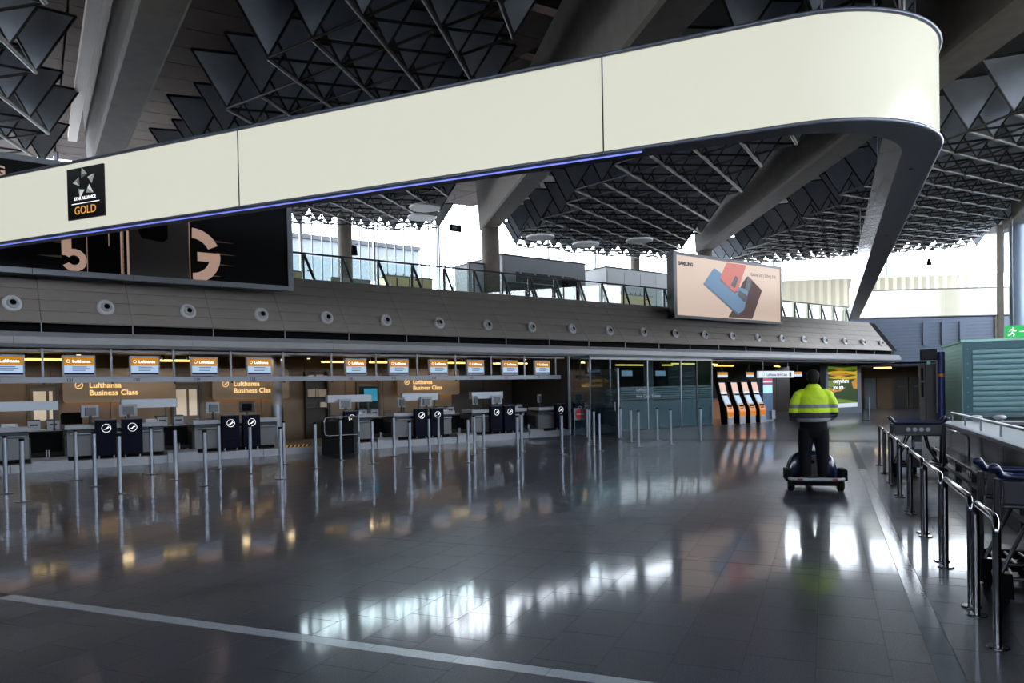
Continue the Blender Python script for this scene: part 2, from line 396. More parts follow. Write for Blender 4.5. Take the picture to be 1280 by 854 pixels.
# round lamp discs under the far trusses
for i, (x, y, z, lb) in enumerate([(-13.6, 36.2, 9.6, 'left'), (-12.2, 39.6, 9.7, 'middle'), (-9.4, 40.5, 9.8, 'right')]):
    x, y, z = SK((x, y, z)); t = thing('lamp_disc', 'white round lamp disc under the middle truss, %s one of three' % lb, 'lamp', (x, y, z), group='white lamp discs')
    obj('disc', MB().tube([(0, 0, -.04), (0, 0, .04)], [.62, .62], 24), t, m=disc_m); obj('rod', MB().cyl(0, 0, .04, deck_z(x, y)-z, .02, 6), t, m=truss_bar)
for i, (x, y, z, lb) in enumerate([(-17.6, 31.2, 10.5, 'right'), (-18.9, 33.2, 10.6, 'left')]):
    x, y, z = SK((x, y, z)); t = thing('lamp_disc', 'white round lamp disc under the left truss, %s one of two' % lb, 'lamp', (x, y, z), group='white lamp discs')
    obj('disc', MB().tube([(0, 0, -.04), (0, 0, .04)], [.62, .62], 24), t, m=disc_m); obj('rod', MB().cyl(0, 0, .04, deck_z(x, y)-z, .02, 6), t, m=truss_bar)

# ================================================================== COLUMNS
def column(x, y, z0, z1, r, label, m=concrete, seg=28):
    o = obj('column', MB().cyl(0, 0, 0, z1-z0, r, seg), None, (x, y, z0), m=m); return tag(o, label, 'column', kind='structure')
column(-15.85*K, 34.9*K, 5.1, SK((0, 0, 10.2))[2], .45*K, 'round concrete column behind the gallery rail under a beam end')
column(-7.1*K, 48.9*K, 5.1, SK((0, 0, 10.5))[2], .45*K, 'round concrete column hidden behind the lit phone screen')
column(9.5*K, 47.2*K, 0, SK((0, 0, 10.1))[2], .42*K, 'blue-grey round column at the right edge, below a roof beam', mat('painted column', (112, 124, 142), .3))
obj('pilaster', MB().box(8.55*K, 8.8*K, 47.0*K, 47.4*K, 0, 8.7), None, m=concrete, kind='structure', label='flat concrete pilaster beside the blue-grey column', category='pilaster')
p = WC(42.6*K, 40.3*K); column(p.x, p.y, 5.1, deck_z(p.x, p.y)+.3, .31, 'far round column against the bright window wall')
p = WC(18.4*K, 40.3*K); column(p.x, p.y, 5.1, deck_z(p.x, p.y)+.3, .35, 'far grey column in the window wall, left of the exit sign')

# ================================================================== WINDOW WALLS
def facade(name, pts, z0, label, seg=3.8, fin=.38, zf=None, spand=bldg, fins=True, corr=None):
    t = thing(name, label, 'window', kind='structure'); fb = MB(); mul = MB()
    for a, b in zip(pts, pts[1:]):
        a, b = Vector(a).to_3d(), Vector(b).to_3d(); L = (b-a).length; d = (b-a)/L; nrm = Vector((d.y, -d.x, 0)); n = max(1, round(L/seg))
        def quad(mb, s0, s1, o0, o1, za, zb):
            P = [a+d*s+nrm*o for s, o in ((s0, o0), (s1, o0), (s1, o1), (s0, o1))]
            zt = zb if zb is not None else None
            tops = [Vector((q.x, q.y, zt if zt is not None else deck_z(q.x, q.y)+.25)) for q in P]
            mb.add([Vector((q.x, q.y, za)) for q in P]+tops, [(0,3,2,1),(4,5,6,7),(0,1,5,4),(1,2,6,5),(2,3,7,6),(3,0,4,7)])
        if z0 > 0: w = MB(); quad(w, 0, L, -.1, .1, -.1, z0); obj('spandrel', w, t, m=spand)
        for k in range(n):
            g = MB(); quad(g, k*L/n+.04, (k+1)*L/n-.04, -.01, .01, z0, None); obj('pane', g, t, m=window_glass)
            w = MB(); quad(w, k*L/n-.04, k*L/n+.04, -.08, .08, z0, None); obj('mullion', w, t, m=alu)
        if fins:
            for k in range(int(min(L, 12.5)/fin)): quad(fb, k*fin, k*fin+.045, .1, .16, z0, None)
        if corr:
            m2 = MB(); N = int(L/.3); rows = []
            for z in corr: rows.append([tuple(a+d*(k*L/N)+nrm*(.35+(.08 if k % 2 else 0))+Vector((0, 0, z))) for k in range(N+1)])
            m2.grid(rows, False); obj('corrugated_blind', m2, t, m=corrug)
    if fb.v: obj('fin', fb, t, m=alu, kind='stuff')
    return t
F0, F1, F2 = (-26.5, 5), (-27.7, 23.5), WC(16*K, 41*K)
F3, F4, F5 = WC(62*K, 41*K), (12.6, 67.2), (13, 45)
facade('window_1', [F0, F1, F2], 5.1, 'bright window wall above the black banner at the left')
facade('window_2', [F2, F3], 5.1, 'bright finned window wall behind the gallery', fin=.5)
facade('window_3', [F3, F4], 4.0, 'bright window wall beyond the right truss, with corrugated blind below', fins=False, corr=(4.0, 9.9))
facade('window_4', [F4, F5, (13, -16)], 4.6, 'long window wall along the right side of the hall', seg=2.6, fins=False)
facade('window_5', [(13, -16), (-24, -16)], 6.0, 'tall window front of the hall behind the viewer', seg=3, fins=False)
wl = obj('wall_end', MB().add([(-26.5, 5, -.1), (-24, -16, -.1), (-24.3, -16, -.1), (-26.8, 5, -.1), (-26.5, 5, 11.5), (-24, -16, 11.5), (-24.3, -16, 11.5), (-26.8, 5, 11.5)],
    [(0,3,2,1),(4,5,6,7),(0,1,5,4),(1,2,6,5),(2,3,7,6),(3,0,4,7)]), None, m=slate); tag(wl, 'plain grey wall closing the hall on the left', 'wall', kind='structure')
o = cthing('outside_building', 'grey building seen outside through the left window fins', 'building', 24, 64)
obj('wall', MB().box(-11, 13, 0, 8, 0, 15.6), o, m=mat('outside wall', (86, 92, 98), .8)); obj('roof_edge', MB().box(-11.2, 13.2, -.2, 8.2, 15.6, 16.0), o, m=dkgrey)
ow = MB()
for k in range(6):
    f = obj('window', MB().box(-10+k*3.8, -7.2+k*3.8, -.06, .0, 8.2, 10.6), o, m=mat('outside glazing', (150, 128, 96), .3) if k == 0 else MATS['outside glazing'])
    obj('mullion', MB().box(-8.65+k*3.8, -8.55+k*3.8, -.12, -.06, 8.2, 10.6), f, m=dkgrey)
# ================================================================== BULKHEAD OVER THE COUNTERS
S0, S1 = -5.0, 42.3
bk = cthing('wall_left', 'sloping grey panelled bulkhead with round nozzles above the check-in counters', 'wall', 0, 0, kind='structure')
za, da, zb, db = 3.45, 20.12, 5.12, 21.4
NR = 6; pl = sqrt((zb-za)**2+(db-da)**2); ang = atan2(zb-za, db-da)
pw, ph = 1.9, pl/NR
pm = MB().box(-pw/2+.006, pw/2-.006, 0, .05, .008, ph-.008)
pmesh = pm.mesh('panel', panel_grey)
Rp = Matrix.Rotation(-(pi/2-ang), 4, 'X')
seams = [1.65+1.9*k for k in range(-3, 22)]
for a in seams[:-1]:
    a2 = min(a+1.9, S1)
    if a2-a < .3: continue
    for r in range(NR):
        me = pmesh
        if a2-a < 1.89: w = a2-a; me = MB().box(-w/2+.006, w/2-.006, 0, .05, .008, ph-.008).mesh('panel', panel_grey)
        o = obj('panel', me, bk); o.matrix_basis = Matrix.Translation(((a+a2)/2, da+(db-da)*r/NR, za+(zb-za)*r/NR)) @ Rp
obj('backing', MB().prism([(da+.08, za), (db+.05, zb-.02), (db+.4, zb-.02), (db+.4, 2.9), (da+.3, 2.9), (da+.3, za)], S0-2, S1, 'x'), bk, m=black)
for a in seams:                                     # thin straps across the black slot
    if a < S1: obj('strap', MB().box(a-.012, a+.012, da-.01, da+.02, 3.2, 3.47), bk, m=alu)
fx = [1.1+3.8*k for k in range(-1, 12)]
for a in fx:
    b = min(a+3.8, S1+.02)
    if b > a+.2:
        o = obj('fascia_panel', MB().prism([(20.12, 3.22), (20.0, 3.1), (20.0, 2.94), (20.08, 2.86), (20.34, 2.86), (20.34, 3.22)], a+.004, b-.004, 'x'), bk, m=fascia_m)
        obj('soffit_strip', MB().box(a+.004, b-.004, 20.36, 20.75, 2.78, 2.84), bk, m=fascia_m)
ring = MB(); N = 20
prof = [(.19, 0), (.2, .05), (.185, .09), (.15, .10), (.125, .085), (.115, .03)]
ring.grid([[(r*cos(2*pi*k/N), -y, r*sin(2*pi*k/N)) for k in range(N)] for r, y in prof], True, True)
ring.add([(r*cos(2*pi*k/N), -.03, r*sin(2*pi*k/N)) for r in (.115,) for k in range(N)], [tuple(range(N))])
ring = ring.mesh('nozzle', nozzle_m)
inner = MB().tube([(0, -.03, 0), (0, -.13, 0), (0, -.15, 0)], [.1, .085, .07], 16, False).mesh('nozzle_throat', nozzle_m)
hole = MB().tube([(0, -.148, 0), (0, -.152, 0)], [.066, .066], 14).mesh('nozzle_hole', black)
Rn = Matrix.Rotation(-radians(14), 4, 'X') @ Matrix.Rotation(radians(8), 4, 'Z')
for k in range(-2, 22):
    s = 1.11+1.893*k; z = 3.86; d = da+(db-da)*(z-za)/(zb-za)-.02
    o = obj('nozzle', ring, bk); o.matrix_basis = Matrix.Translation((s, d, z)) @ Rn
    q = obj('nozzle_throat', inner, o); obj('nozzle_hole', hole, o)
# end cap and soffit
tag(obj('soffit', MB().box(S0, S1, 20.75, 27.2, 2.84, 2.9), None, (0, 0, 0), RC, m=mat('soffit board', (38, 36, 36), .6), kind='structure'), 'dark soffit over the check-in counters', 'soffit', kind='structure')
# gallery
mz = obj('gallery_floor', MB().box(-6, S1, 21.45, 34.3, 4.9, 5.1), None, (0, 0, 0), RC, m=mat('gallery slab', (120, 116, 110), .5)); tag(mz, 'raised gallery floor behind the sloping bulkhead', 'floor', kind='structure')
gr = cthing('glass_railing', 'glass gallery railing with slanted dark posts above the bulkhead', 'railing', 0, 21.72, 5.1)
obj('handrail', MB().tube([(S0, 0, .84), (40.0, 0, .84)], .03, 8), gr, m=dkgrey)
for k in range(-10, 26):
    s = 8.55+1.245*k
    o = obj('railing_post', MB().tube([(s, 0, 0), (s, 0, .8)], .04, 6).tube([(s+.36, -.02, 0), (s+.03, 0, .8)], .045, 6).tube([(s+.12, 0, .32), (s+.24, 0, .32)], .02, 6), gr, m=dkgrey)
    obj('pane', MB().box(s+.02, s+1.22, .05, .065, .06, .78), gr, m=rail_glass)
    obj('shoe', MB().box(s-.05, s+.42, -.05, .05, 0, .03), gr, m=darksteel)
# gallery furniture
def gbox(name, s0, s1, d0, d1, z1, label, m, cat='kiosk', top=dkgrey):
    t = cthing(name, label, cat, s0, d0, 5.1); w, dp = s1-s0, d1-d0
    obj('body', MB().box(0, w, 0, dp, 0, z1-5.1), t, m=m); obj('roof_edge', MB().box(-.04, w+.04, -.04, dp+.04, z1-5.1, z1-5.02), t, m=top); return t
t = gbox('shop_unit', 19.95, 25.0, 27, 31, 7.78, 'grey shop unit with dark shutter on the gallery', mat('unit grey', (108, 110, 114), .5), 'shop')
obj('shutter_strip', MB().box(.75, 4.5, -.03, 0, 1.55, 2.0), t, m=dkgrey)
for k in range(5): obj('spot_lamp', MB().cyl(.95+k*.85, -.06, 1.86, 1.98, .06, 8), t, m=lgrey)
obj('door', MB().box(3.5, 4.6, -.03, 0, 0, 1.9), t, m=black)
for k in range(3): obj('panel', MB().box(.15+k*1.1, 1.22+k*1.1, -.02, 0, .05, 1.5), t, m=dkgrey)
t = gbox('shop_unit', 27.4, 32.4, 28, 31, 8.0, 'pale grey flat-roofed unit on the gallery beside the phone advert', mat('unit pale', (176, 178, 180), .5), 'shop')
for k in range(4): obj('panel', MB().box(.1+k*1.24, 1.26+k*1.24, -.02, 0, .06, 2.75), t, m=MATS['unit pale'])
for i, (s, w, z, lb) in enumerate([(14.05, 2.2, 6.45, 'beige gallery counter left of the round column'), (26.6, 2.7, 6.45, 'beige gallery counter in front of the pale unit'), (8.9, 1.7, 6.3, 'beige gallery counter beside the banner edge')]):
    t = cthing('gallery_counter', lb, 'counter', s, 27 if i != 1 else 26.6, 5.1)
    m = mat('beige laminate', (206, 186, 134), .5) if i == 0 else MATS['beige laminate']
    obj('front', MB().box(0, w, 0, .6, 0, z-5.1-.05), t, m=m); obj('worktop', MB().box(-.05, w+.05, -.05, .65, z-5.15, z-5.1), t, m=lgrey)
    for k in range(int(w/.35)): obj('clip_lamp', MB().cyl(.15+k*.35, .05, z-5.1, z-5.0, .025, 6), t, m=dkgrey)
t = cthing('gallery_sign', 'small green exit board low on the gallery', 'sign', 11.5, 26.5, 5.1)
obj('board', MB().box(0, 1.6, 0, .3, 0, 1.0), t, m=mat('board grey', (150, 146, 136), .5)); obj('green_panel', MB().box(.75, 1.1, -.02, 0, .6, .85), t, m=sign_green)
for k in range(6):
    t = cthing('barrier_post', 'thin gallery barrier post, %s from the left' % ORD[k], 'post', 13.6+k*.55, 25.2, 5.1, 'gallery barrier posts')
    obj('post', MB().cyl(0, 0, 0, .95, .025, 8), t, m=dkgrey); obj('base', MB().cyl(0, 0, 0, .03, .14, 12), t, m=dkgrey)
t = cthing('tv_board', 'upright grey board beside the round gallery column', 'board', 17.6, 26.2, 5.1)
obj('board', MB().box(0, .75, 0, .1, 0, 2.0), t, m=lgrey); obj('frame', MB().box(-.04, 0, -.02, .12, 0, 2.05).box(.75, .79, -.02, .12, 0, 2.05).box(-.04, .79, -.02, .12, 2.0, 2.06), t, m=dkgrey)
# things hanging in front of the window wall
t = cthing('exit_sign', 'small dark exit sign hanging before the bright windows', 'sign', 24.6*K, 38*K, EYE+9.75*K)
obj('board', MB().box(-.35, .35, 0, .08, 0, .34), t, m=mat('sign dark', (30, 54, 44), .5)); obj('rod', MB().cyl(0, .04, .34, 1.9, .012, 6), t, m=darksteel)
obj('pictogram', MB().box(-.2, .05, -.01, 0, .1, .24), t, m=lgrey)
for (x, y, z, L, lb) in ((-18.35, 26.4, 7.75, 2.4, 'small black loudspeaker hanging on a rod at the left windows'), (6.1, 54, 9.35, 1.9, 'small black loudspeaker hanging under the right truss')):
    x, y, z = SK((x, y, z)); L = deck_z(x, y)-z; t = thing('hanging_speaker', lb, 'speaker', (x, y, z)); obj('rod', MB().cyl(0, 0, .15, L, .015, 6), t, m=darksteel); obj('body', MB().cyl(0, 0, -.18, .15, .13, 10, .09), t, m=black)

# ================================================================== BLACK BANNER AND LIT SCREEN
bn_ = cthing('advertising_banner', 'huge black 5G phone banner hanging on the bulkhead, left', 'banner', 0, 20.3)
B0, B1, Z0, Z1 = -4.5, 7.5, 4.68, 7.1
obj('cloth', MB().box(B0, B1, -.1, -.02, Z0, Z1), bn_, m=ad_black)
obj('frame', MB().box(B0, B1+.14, -.14, .1, Z0-.13, Z0).box(B1, B1+.14, -.14, .1, Z0, Z1).box(B0, B1+.14, -.14, .1, Z1, Z1+.13), bn_, m=alu)
for k in range(5): obj('frame_seam', MB().box(-2.7+k*2.1, -2.685+k*2.1, -.145, -.139, Z0-.13, Z0), bn_, m=dkgrey)
def pr(x0, x1, z0, z1, m, name='print', y=-.104): return obj(name, MB().box(x0, x1, y, -.1, z0, z1), bn_, m=m)
pr(2.67, 3.45, Z0, 6.9, black); pr(3.52, 4.93, Z0, 6.9, ad_brown); pr(3.34, 3.41, Z0, 6.9, rose); pr(3.48, 3.53, Z0, 6.9, rose); pr(4.92, 4.94, Z0, 6.9, rose); pr(2.62, 2.63, Z0, 6.9, rose)
pr(3.08, 3.10, 5.35, 6.9, rose)
obj('print', MB().prism([(3.75, 6.9), (3.75, 5.75), (3.83, 5.62), (4.3, 5.56), (4.42, 5.66), (4.42, 6.9)], -.108, -.103, 'y'), bn_, m=black)
def arc(cx, cz, r, w, a0, a1, n=22):
    P = [(cx+(r+w/2)*cos(radians(a0+(a1-a0)*k/n)), cz+(r+w/2)*sin(radians(a0+(a1-a0)*k/n))) for k in range(n+1)]
    Q = [(cx+(r-w/2)*cos(radians(a0+(a1-a0)*k/n)), cz+(r-w/2)*sin(radians(a0+(a1-a0)*k/n))) for k in range(n+1)]
    mb = MB(); m = n+1
    for y in (-.112, -.102): mb.add([(p[0], y, p[1]) for p in P]+[(p[0], y, p[1]) for p in Q], [(k, k+1, m+k+1, m+k) if y < -.11 else (m+k, m+k+1, k+1, k) for k in range(n)])
    return mb

g5 = arc(2.35, 4.94, .19, .15, -150, 150); obj('numeral', g5, bn_, m=rose)
obj('numeral', MB().box(2.1, 2.3, -.116, -.102, 5.04, 6.1).box(2.1, 2.6, -.116, -.102, 5.9, 6.1), bn_, m=rose)
gG = arc(5.0, 5.3, .56, .26, -88, 88); gG2 = MB().box(5.12, 5.7, -.112, -.102, 5.18, 5.38)
obj('letter', arc(4.98, 5.3, .58, .26, 25, 88), bn_, m=rose); obj('letter', arc(4.98, 5.3, .58, .26, -88, 3), bn_, m=rose); obj('letter', MB().box(5.12, 5.68, -.112, -.102, 5.17, 5.4), bn_, m=rose)
for k, (x, z, L, d) in enumerate([(5.5, 5.72, .55, 1), (5.6, 5.4, .5, 1), (5.55, 5.12, .5, 1), (5.4, 4.82, .3, 1), (2.1, 5.34, .55, -1), (2.1, 5.0, .5, -1)]):
    obj('streak', MB().prism([(x, z-.03), (x+L*d, z-.012 if d > 0 else z-.006), (x, z+.03)], -.108, -.103, 'y'), bn_, m=mat('streak print', (120, 96, 84), .5) if k == 0 else MATS['streak print'])
text('SAMSUNG', .3, rose, bn_, (1.06, -.105, 6.72), align='RIGHT', bold=.008)

sg = cthing('advertising_screen', 'lit peach phone advert screen standing on the bulkhead', 'screen', 23.7, 20.3, 4.52)
SW, SH = 7.6, 2.72
obj('housing', MB().box(0, SW, .0, .35, 0, SH), sg, m=dkgrey)
obj('screen', MB().box(.14, SW-.12, -.03, 0, .12, SH-.12), sg, m=ad_peach)
obj('bezel', MB().box(0, SW, -.06, 0, 0, .12).box(0, SW, -.06, 0, SH-.12, SH).box(0, .14, -.06, 0, .12, SH-.12).box(SW-.12, SW, -.06, 0, .12, SH-.12), sg, m=mat('bezel grey', (84, 84, 90), .4))
def rpoly(pts, r, n=4):
    out = []; m = len(pts)
    for i in range(m):
        a, b, c = Vector(pts[i-1]), Vector(pts[i]), Vector(pts[(i+1) % m]); u = (a-b).normalized(); w = (c-b).normalized()
        p0, p1 = b+u*r, b+w*r
        for k in range(n+1): t = k/n; out.append(tuple((p0*(1-t)**2+b*2*t*(1-t)+p1*t*t)))
    return out
# picture-space of the screen: x 0..7.34 right, z 0..2.48 up
def q(u, v): return (.14+7.34*u, .12+2.48*v)
def flat(name, pts, y, m, r=.12): return obj(name, MB().prism(rpoly([q(*p) for p in pts], r), y, -.03, 'y'), sg, m=m)
flat('phone_print', [(.60, .645), (.66, .80), (.805, .56), (.70, .02), (.46, .02), (.52, .20)], -.034, ad_taupe, .1)
flat('phone_print', [(.335, .865), (.24, .585), (.555, .09), (.615, .16), (.665, .54), (.56, .58)], -.036, ad_blue, .12)
flat('phone_print', [(.24, .59), (.235, .55), (.55, .07), (.58, .10), (.56, .10)], -.037, ad_blue_d, .02)
flat('phone_print', [(.395, .70), (.39, .65), (.525, .45), (.575, .50), (.53, .50)], -.038, ad_pink_d, .02)
flat('phone_print', [(.455, .985), (.645, .985), (.565, .55), (.525, .475), (.39, .70)], -.039, ad_pink, .08)
for pts in ([(.535, .775), (.565, .735), (.53, .545), (.49, .59)], [(.575, .52), (.66, .42), (.64, .33), (.62, .315), (.555, .43)], [(.66, .775), (.70, .70), (.665, .51), (.625, .56)]): flat('camera_print', pts, -.042, ad_cam, .06)
text('SAMSUNG', .2, txt_dark, sg, (.28, -.035, 2.2), bold=.012)
text('Galaxy S20 | S20+ | S20', .2, txt_dark, sg, (5.2, -.035, 2.12))
# ================================================================== THE LIGHT BAND
RZ0, RZ1 = 4.85, 6.23
lb = thing('light_band', 'huge glowing white band lamp curving through the hall', 'lamp', (0, 0, RZ0))
def arcpts(cx, cy, r, a0, a1, n): return [(cx+r*cos(radians(a0+(a1-a0)*k/n)), cy+r*sin(radians(a0+(a1-a0)*k/n))) for k in range(n+1)]
segs_out = [[(-17.0, 9.93), (-15.66, 9.93)], [(-15.655, 9.93), (-9.22, 9.93)], [(-9.215, 9.93), (-2.78, 9.93)],
            [(-2.775, 9.93), (-1.2, 9.9), (-.3, 9.9)]+arcpts(-.3, 11.65, 1.75, -86, 0, 18)+[(1.45, 13.0)],
            [(1.45, 13.005), (1.45, 20)], [(1.45, 20.005), (1.45, 30)], [(1.45, 30.005), (1.46, 39.4), (1.55, 39.9), (1.8, 40.3), (2.3, 40.5)],
            [(2.305, 40.5), (5.4, 41.6)], [(5.405, 41.6), (10.6, 43.5)]]
def ribbon(mb, pts, z0, z1, o):
    rows = []
    for z in (z0, z1): rows.append([(x, y, z) for x, y in pts])
    return mb.grid(rows, True)
H = RZ1-RZ0
for sgm in segs_out: obj('film_panel', ribbon(MB(), sgm, .03, H-.03, 0), lb, m=band_lit)
inn = [(-17.0, 10.22), (-1.2, 10.2), (-.55, 10.2)]+arcpts(-.55, 11.76, 1.56, -84, 0, 14)+[(1.01, 15), (1.03, 25), (1.05, 39.8), (1.2, 40.6), (2.0, 41.0), (5.3, 42.1), (10.4, 44.0)]
out_all = [p for sgm in segs_out for p in (sgm if sgm is segs_out[0] else sgm[1:])]
def strip_rows(pa, pb, n=90):
    def res(P):
        L = [0]
        for a, b in zip(P, P[1:]): L.append(L[-1]+hypot(b[0]-a[0], b[1]-a[1]))
        out = []
        for k in range(n+1):
            t = L[-1]*k/n; i = 0
            while i < len(L)-2 and L[i+1] < t: i += 1
            f = (t-L[i])/(L[i+1]-L[i]); out.append((P[i][0]+(P[i+1][0]-P[i][0])*f, P[i][1]+(P[i+1][1]-P[i][1])*f))
        return out
    return res(pa), res(pb)
# soffit and lid joined piecewise: straight front, corner, arm, far run
def ladder(z, m, name, seams):
    parts = [([(-17.0, 9.93), (-.3, 9.9)], [(-17.0, 10.22), (-.55, 10.2)], 12),
             (arcpts(-.3, 11.65, 1.75, -90, 0, 18)+[(1.45, 13)], arcpts(-.55, 11.76, 1.56, -90, 0, 18)+[(1.01, 13)], 24),
             ([(1.45, 13), (1.46, 39.4)], [(1.01, 13), (1.05, 39.8)], 10), ([(1.46, 39.4), (1.55, 39.9), (1.8, 40.3), (2.3, 40.5)], [(1.05, 39.8), (1.2, 40.6), (1.5, 40.8), (2.0, 41.0)], 8),
             ([(2.3, 40.5), (10.6, 43.5)], [(2.0, 41.0), (10.4, 44.0)], 6)]
    for a, b, n in parts:
        ra, rb = strip_rows(a, b, n); obj(name, MB().grid([[(*p, z) for p in ra], [(*p, z) for p in rb]], False).grid([[(*p, z+.012) for p in ra], [(*p, z+.012) for p in rb]], False), lb, m=m)
ladder(0, band_soffit, 'soffit', 0); ladder(H-.012, band_trim, 'lid', 0)
obj('inner_film', ribbon(MB(), inn, .03, H-.03, 0), lb, m=band_back)
def edge(z, name, off=.0):
    mb = MB(); P = [(-17.0, 9.915)]+[(-1.2, 9.885), (-.3, 9.885)]+arcpts(-.3, 11.65, 1.765, -86, 0, 18)+[(1.465, 13), (1.465, 39.4), (1.56, 39.88), (1.81, 40.28), (2.3, 40.48), (10.6, 43.48)]
    mb.tube([(x, y, z) for x, y in P], .03, 6); obj(name, mb, lb, m=band_trim)
edge(.02, 'bottom_trim'); edge(H-.02, 'top_trim')
obj('led_strip', MB().box(-17.0, -2.25, 9.905, 9.93, -.03, -.014), lb, m=led)
for x in (-15.66, -9.22, -2.78): obj('seam', MB().box(x-.009, x+.009, 9.921, 9.935, .04, H-.04), lb, m=dkgrey)
rods = [(.0, 10.1, H), (.62, 10.75, H), (1.2, 11.9, H), (1.2, 20, H), (1.2, 30, H), (6, 42.2, H)]
for x, y, z in rods: obj('hanging_rod', MB().cyl(x, y, z, deck_z(x, y)-RZ0, .014, 6), lb, m=alu)
obj('end_cap', MB().box(-17.02, -17.0, 9.92, 10.23, 0, H), lb, m=band_trim)
for x, y in ((1.24, 18.0), (1.2, 12.6)): obj('hanging_rod', MB().cyl(x, y, -.02, .02, .03, 6), lb, m=alu)
# alliance badge on the band
bg = thing('badge_sign', 'black square badge sign with silver star emblem on the light band', 'sign', (-13.43, 9.9, 5.10))
bw, bh = .99, .97
obj('board', MB().box(0, bw, -.015, .02, 0, bh), bg, m=blackgloss)
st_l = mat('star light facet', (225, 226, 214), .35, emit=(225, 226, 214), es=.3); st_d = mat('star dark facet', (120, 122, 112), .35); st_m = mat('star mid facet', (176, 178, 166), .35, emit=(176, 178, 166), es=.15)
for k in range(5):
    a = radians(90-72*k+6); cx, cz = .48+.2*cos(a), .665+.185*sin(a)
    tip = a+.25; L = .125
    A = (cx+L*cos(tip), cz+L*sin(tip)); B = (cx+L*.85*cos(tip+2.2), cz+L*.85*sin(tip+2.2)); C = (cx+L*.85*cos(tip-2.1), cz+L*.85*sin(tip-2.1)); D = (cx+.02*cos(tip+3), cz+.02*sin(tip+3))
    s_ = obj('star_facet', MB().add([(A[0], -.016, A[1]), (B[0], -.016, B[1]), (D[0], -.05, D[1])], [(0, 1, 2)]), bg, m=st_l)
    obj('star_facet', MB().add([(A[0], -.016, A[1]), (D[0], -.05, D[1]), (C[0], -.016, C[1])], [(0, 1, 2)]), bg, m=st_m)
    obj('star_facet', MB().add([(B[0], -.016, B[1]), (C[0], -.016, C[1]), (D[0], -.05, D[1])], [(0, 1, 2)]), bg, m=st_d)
text('STAR ALLIANCE', .082, txt_white, bg, (bw/2-.01, -.018, .36), align='CENTER', bold=.002)
obj('rule', MB().box(.12, bw-.12, -.019, -.015, .285, .298), bg, m=txt_white)
text('GOLD', .215, txt_gold, bg, (bw/2-.01, -.018, .09), align='CENTER')

# ================================================================== CHECK-IN ROW
pf = obj('platform', MB().box(S0, 17.72, 20.1, 23.6, -.02, .2), None, (0, 0, 0), RC, m=kerb_m); tag(pf, 'silver kerbed platform under the check-in counters', 'platform', kind='structure')
for k in range(9): obj('kerb_joint', MB().box(-4.7+2.84*k, -4.69+2.84*k, 20.096, 20.101, 0, .2), pf, m=joint)
wb = cthing('wall_counter', 'beige panelled wall behind the check-in counters', 'wall', 0, 23.5, kind='structure')
s = S0; k = 0
while s < 17.7:
    e = min(s+1.42, 17.7); obj('panel', MB().box(s+.008, e-.008, 0, .06, .2, 2.84), wb, m=(beige if s < 14.8 else darkwood)); s += 1.42
obj('backing', MB().box(S0, 17.72, .06, .2, 0, 2.9), wb, m=black)
# inner doors and the shelf niche in that wall
def wdoor(name, s, w, lab, glassy):
    t = cthing(name, lab, 'door', s, 23.47, .2, kind='structure')
    obj('frame', MB().box(0, .07, -.06, .03, 0, 1.86).box(w-.07, w, -.06, .03, 0, 1.86).box(.07, w-.07, -.06, .03, 1.79, 1.86), t, m=mat('door frame', (70, 60, 50), .5))
    obj('leaf', MB().box(.07, w-.07, -.02, .01, 0, 1.79), t, m=mat('door leaf', (96, 84, 70), .5))
    if glassy: obj('window', MB().box(.14, .43, -.03, -.02, .9, 1.68).box(.5, w-.14, -.03, -.02, .9, 1.68), t, m=mat('door glazing', (206, 190, 168), .4, emit=(206, 190, 168), es=.35))
    else:
        obj('window', MB().box(.1, w-.1, -.03, -.02, .1, 1.7), t, m=mat('dark door glass', (20, 34, 38), .15)); obj('poster', MB().box(.28, w-.12, -.04, -.03, 1.2, 1.62), t, m=mat('cyan poster', (40, 150, 190), .5, emit=(40, 150, 190), es=.35))
    obj('handle', MB().box(w-.2, w-.1, -.09, -.04, .78, .81), t, m=steel); return t
wdoor('door_1', 1.55, .72, 'narrow door with pale glazing left of the first lit name sign', True)
wdoor('door_2', 5.1, .86, 'narrow door with pale glazing between the two left name signs', True)
wdoor('door_3', 11.0, .9, 'dark glass door with cyan poster in the counter wall', False)
nk = cthing('shelf_niche', 'dark niche with shelves of papers in the counter wall', 'shelf', 9.15, 23.3, .2)
obj('carcass', MB().box(0, .05, 0, .2, 0, 2.2).box(.75, .8, 0, .2, 0, 2.2).box(.05, .75, .17, .2, 0, 2.2), nk, m=darkwood)
for z in (.5, 1.0, 1.35, 1.9): obj('shelf', MB().box(.05, .75, 0, .17, z, z+.03), nk, m=darkwood)
for i, (x, w, z, h) in enumerate([(.1, .22, 1.93, .16), (.36, .26, 1.93, .17), (.66, .08, 1.93, .15), (.08, .25, 1.38, .24), (.36, .05, 1.38, .26), (.44, .28, 1.38, .24), (.5, .22, 1.03, .16)]):
    p = cthing('paper_box', 'pale paper box in the dark wall niche, %s one' % ['top left', 'top middle', 'top right', 'middle left', 'thin middle', 'middle right', 'lowest'][i], 'box', 9.15+x, 23.31, .2+z, 'paper boxes in the niche')
    obj('body', MB().box(0, w, 0, .14, 0, h), p, m=mat('paper', (196, 182, 168), .7) if i == 0 else MATS['paper']); obj('lid', MB().box(-.004, w+.004, -.004, .144, h-.03, h), p, m=MATS['paper'])
